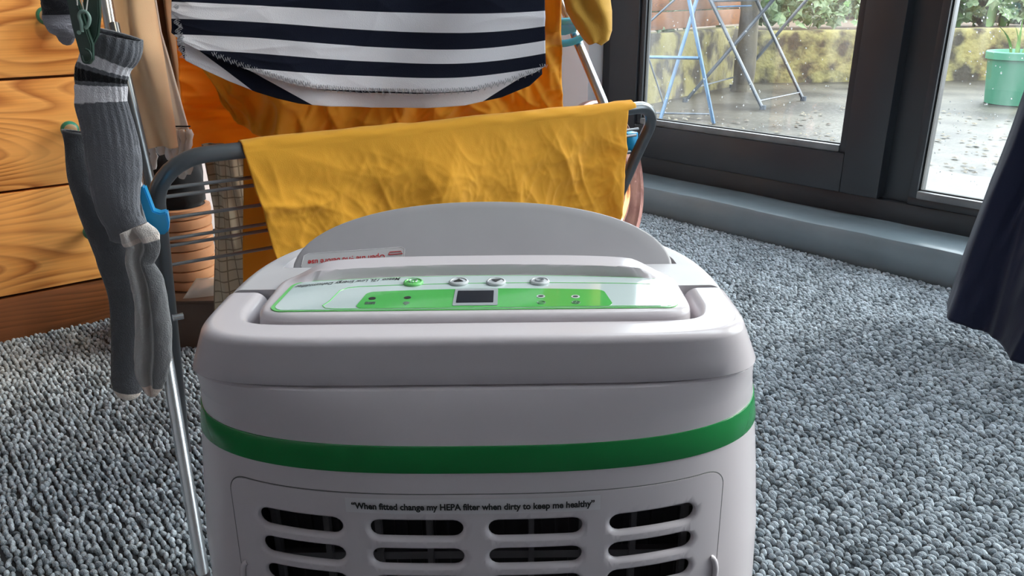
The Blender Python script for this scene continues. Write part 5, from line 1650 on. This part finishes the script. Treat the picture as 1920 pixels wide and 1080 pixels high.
for k, (dx, L_, bd, a) in enumerate(((-.10, .30, .7, 2.9), (-.07, .26, .15, 1.9), (-.06, .22, .4, 2.4), (-.04, .26, .5, .3), (-.03, .30, .7, .1), (.0, .2, .5, .9), (.03, .24, .6, .2))):
    V, Fc = blade((pcx + dx, pc[1] - .03, GZ + Hh - .04), (math.cos(a), -.2, 0), L_, .012, bd)
    mesh_obj('leaf', V, Fc, M['leaf_bright'], PT)

# folding metal furniture
def bar(name, a, b, r, mat, parent): return tube(name, [a, b], r, mat, parent, 8, flat=.6)
f1, f2 = at_z(1238, 224, GZ + .008), at_z(1338, 231, GZ + .008)
C1 = empty('folding_chair', ((f1[0] + f2[0]) / 2, (f1[1] + f2[1]) / 2, GZ), 'blue metal folding chair frame nearest the left pane', 'folding chair', None)
def up_on(px, py, y): return at_y(px, py, y)
yb1 = (f1[1] + f2[1]) / 2
t1, t2 = up_on(1306, 0, f1[1]), up_on(1292, 0, f2[1])
def ext(a, b, z): return a + (b - a) * ((z - a[2]) / (b[2] - a[2]))
bar('leg', f1, ext(f1, t1, .92), .016, M['blue_metal'], C1)
bar('leg', f2, ext(f2, t2, .92), .016, M['blue_metal'], C1)
g1, g2 = at_z(1190, 175, GZ + .008), at_z(1246, 199, GZ + .008)
bar('leg', g2, ext(g2, up_on(1215, 105, g2[1] - .05), .88), .009, M['grey_metal'], C1)
sp_ = up_on(1300, 32, f1[1])
bar('leg', up_on(1217, 42, f1[1] + .35), ext(up_on(1217, 42, f1[1] + .35), up_on(1262, 2, f1[1] + .35), .8), .010, M['grey_metal'], C1)
bar('cross_bar', up_on(1208, 107, f1[1] + .02), up_on(1311, 109, f2[1]), .014, M['blue_metal'], C1)
bar('foot_bar', at_z(1175, 211, GZ + .03), at_z(1330, 214, GZ + .03), .009, M['grey_metal'], C1)
sc_ = (ext(f1, t1, .90) + ext(f2, t2, .90)) / 2
for k in range(5): box_obj('seat_slat', (sc_[0] - .05, sc_[1] + .05 + .075 * k, .93), (1, 0, 0), (0, 1, 0), .20, .03, .008, M['blue_metal'], C1, .003)
q = [at_z(1430, 204, GZ + .008), at_z(1506, 187, GZ + .008), at_z(1285, 190, GZ + .008), at_z(1372, 164, GZ + .008)]
T1 = empty('folding_table', tuple((q[0] + q[3]) / 2 * np.array((1, 1, 0)) + np.array((0, 0, GZ))), 'grey blue metal folding table with crossed legs in the middle of the patio', 'folding table')
yq = (q[0][1] + q[2][1]) / 2
ZL = .78
a1 = ext(q[0], up_on(1332, 0, q[0][1] + .12), ZL); a2 = ext(q[1], up_on(1418, 0, q[1][1] + .1), ZL)
a3 = ext(q[2], up_on(1432, 20, q[2][1] - .1), ZL); a4 = ext(q[3], up_on(1512, 0, q[3][1] - .1), ZL)
for f_, t_ in zip(q, (a1, a2, a3, a4)): bar('leg', f_, t_, .018, M['grey_metal'], T1)
for f_ in q: tube('foot_cap', [f_ - np.array((0, 0, .006)), f_ + np.array((0, 0, .02))], .018, M['grey_metal'], T1, 10)
bar('stretcher', q[0] + (a1 - q[0]) * .06, q[1] + (a2 - q[1]) * .06, .008, M['grey_metal'], T1)
bar('stretcher', q[2] + (a3 - q[2]) * .12, q[3] + (a4 - q[3]) * .12, .008, M['grey_metal'], T1)
bar('stretcher', q[0] + (a1 - q[0]) * .80, q[1] + (a2 - q[1]) * .80, .009, M['grey_metal'], T1)
bar('stretcher', at_y(1345, 13, 4.6), at_y(1408, 11, 4.7), .008, M['blue_metal'], T1)
cc = (a1 + a2 + a3 + a4) / 4
for k in range(7): box_obj('table_slat', (cc[0], cc[1] - .30 + .10 * k, ZL + .012), (1, 0, 0), (0, 1, 0), .34, .042, .008, M['grey_metal'], T1, .003)
# fence and hedge added out of view to block low sky in reflections
FE = empty('added_fence', (3.0, 9.6, 0), 'brown boarded fence added beyond the garden to block low sky', 'fence')
for k in range(36):
    wbox('board', -4 + k * .42, -4 + k * .42 + .40, 9.6, 9.63, 0, 1.75 + .03 * (k % 3), M['post_wood'], FE, .0)
pts = [np.array((rng.uniform(-3, 9), rng.uniform(8.4, 9.3), .4 + 1.0 * rng.random() ** .8)) for k in range(1500)]
leaves('hedge', pts, .26, M['hedge'], 'dark green hedge added along the far fence to block low sky', 'hedge')
# fallen leaves and grit on the patio
V, Fc = [], []
for k in range(600):
    px, py = rng.uniform(1215, 1930), 0
    Dd, ss = rng.uniform(2.6, 4.6), rng.uniform(.2, 3.0)
    if ss > 2.2: Dd = 2.6 + (Dd - 2.6) * .5
    p = room(Dd, ss, GZ + .008); r = rng.uniform(.006, .018); o_ = len(V); a = rng.uniform(0, 6.28)
    for q_ in range(5): V.append(p + np.array((r * math.cos(a + q_ * 1.257) * rng.uniform(.6, 1), r * math.sin(a + q_ * 1.257), rng.uniform(0, .006))))
    V.append(p + np.array((0, 0, .007)))
    for q_ in range(5): Fc.append((o_ + q_, o_ + (q_ + 1) % 5, o_ + 5))
M['litter'] = mottled('leaf_litter', (.035, .022, .012, 1), (.12, .10, .06, 1), 3, .6, .1, 60, .001)
tag(mesh_obj('leaf_litter', V, Fc, M['litter'], None, False), 'fallen leaves and grit scattered over the wet patio', 'leaf litter', None, 'stuff')
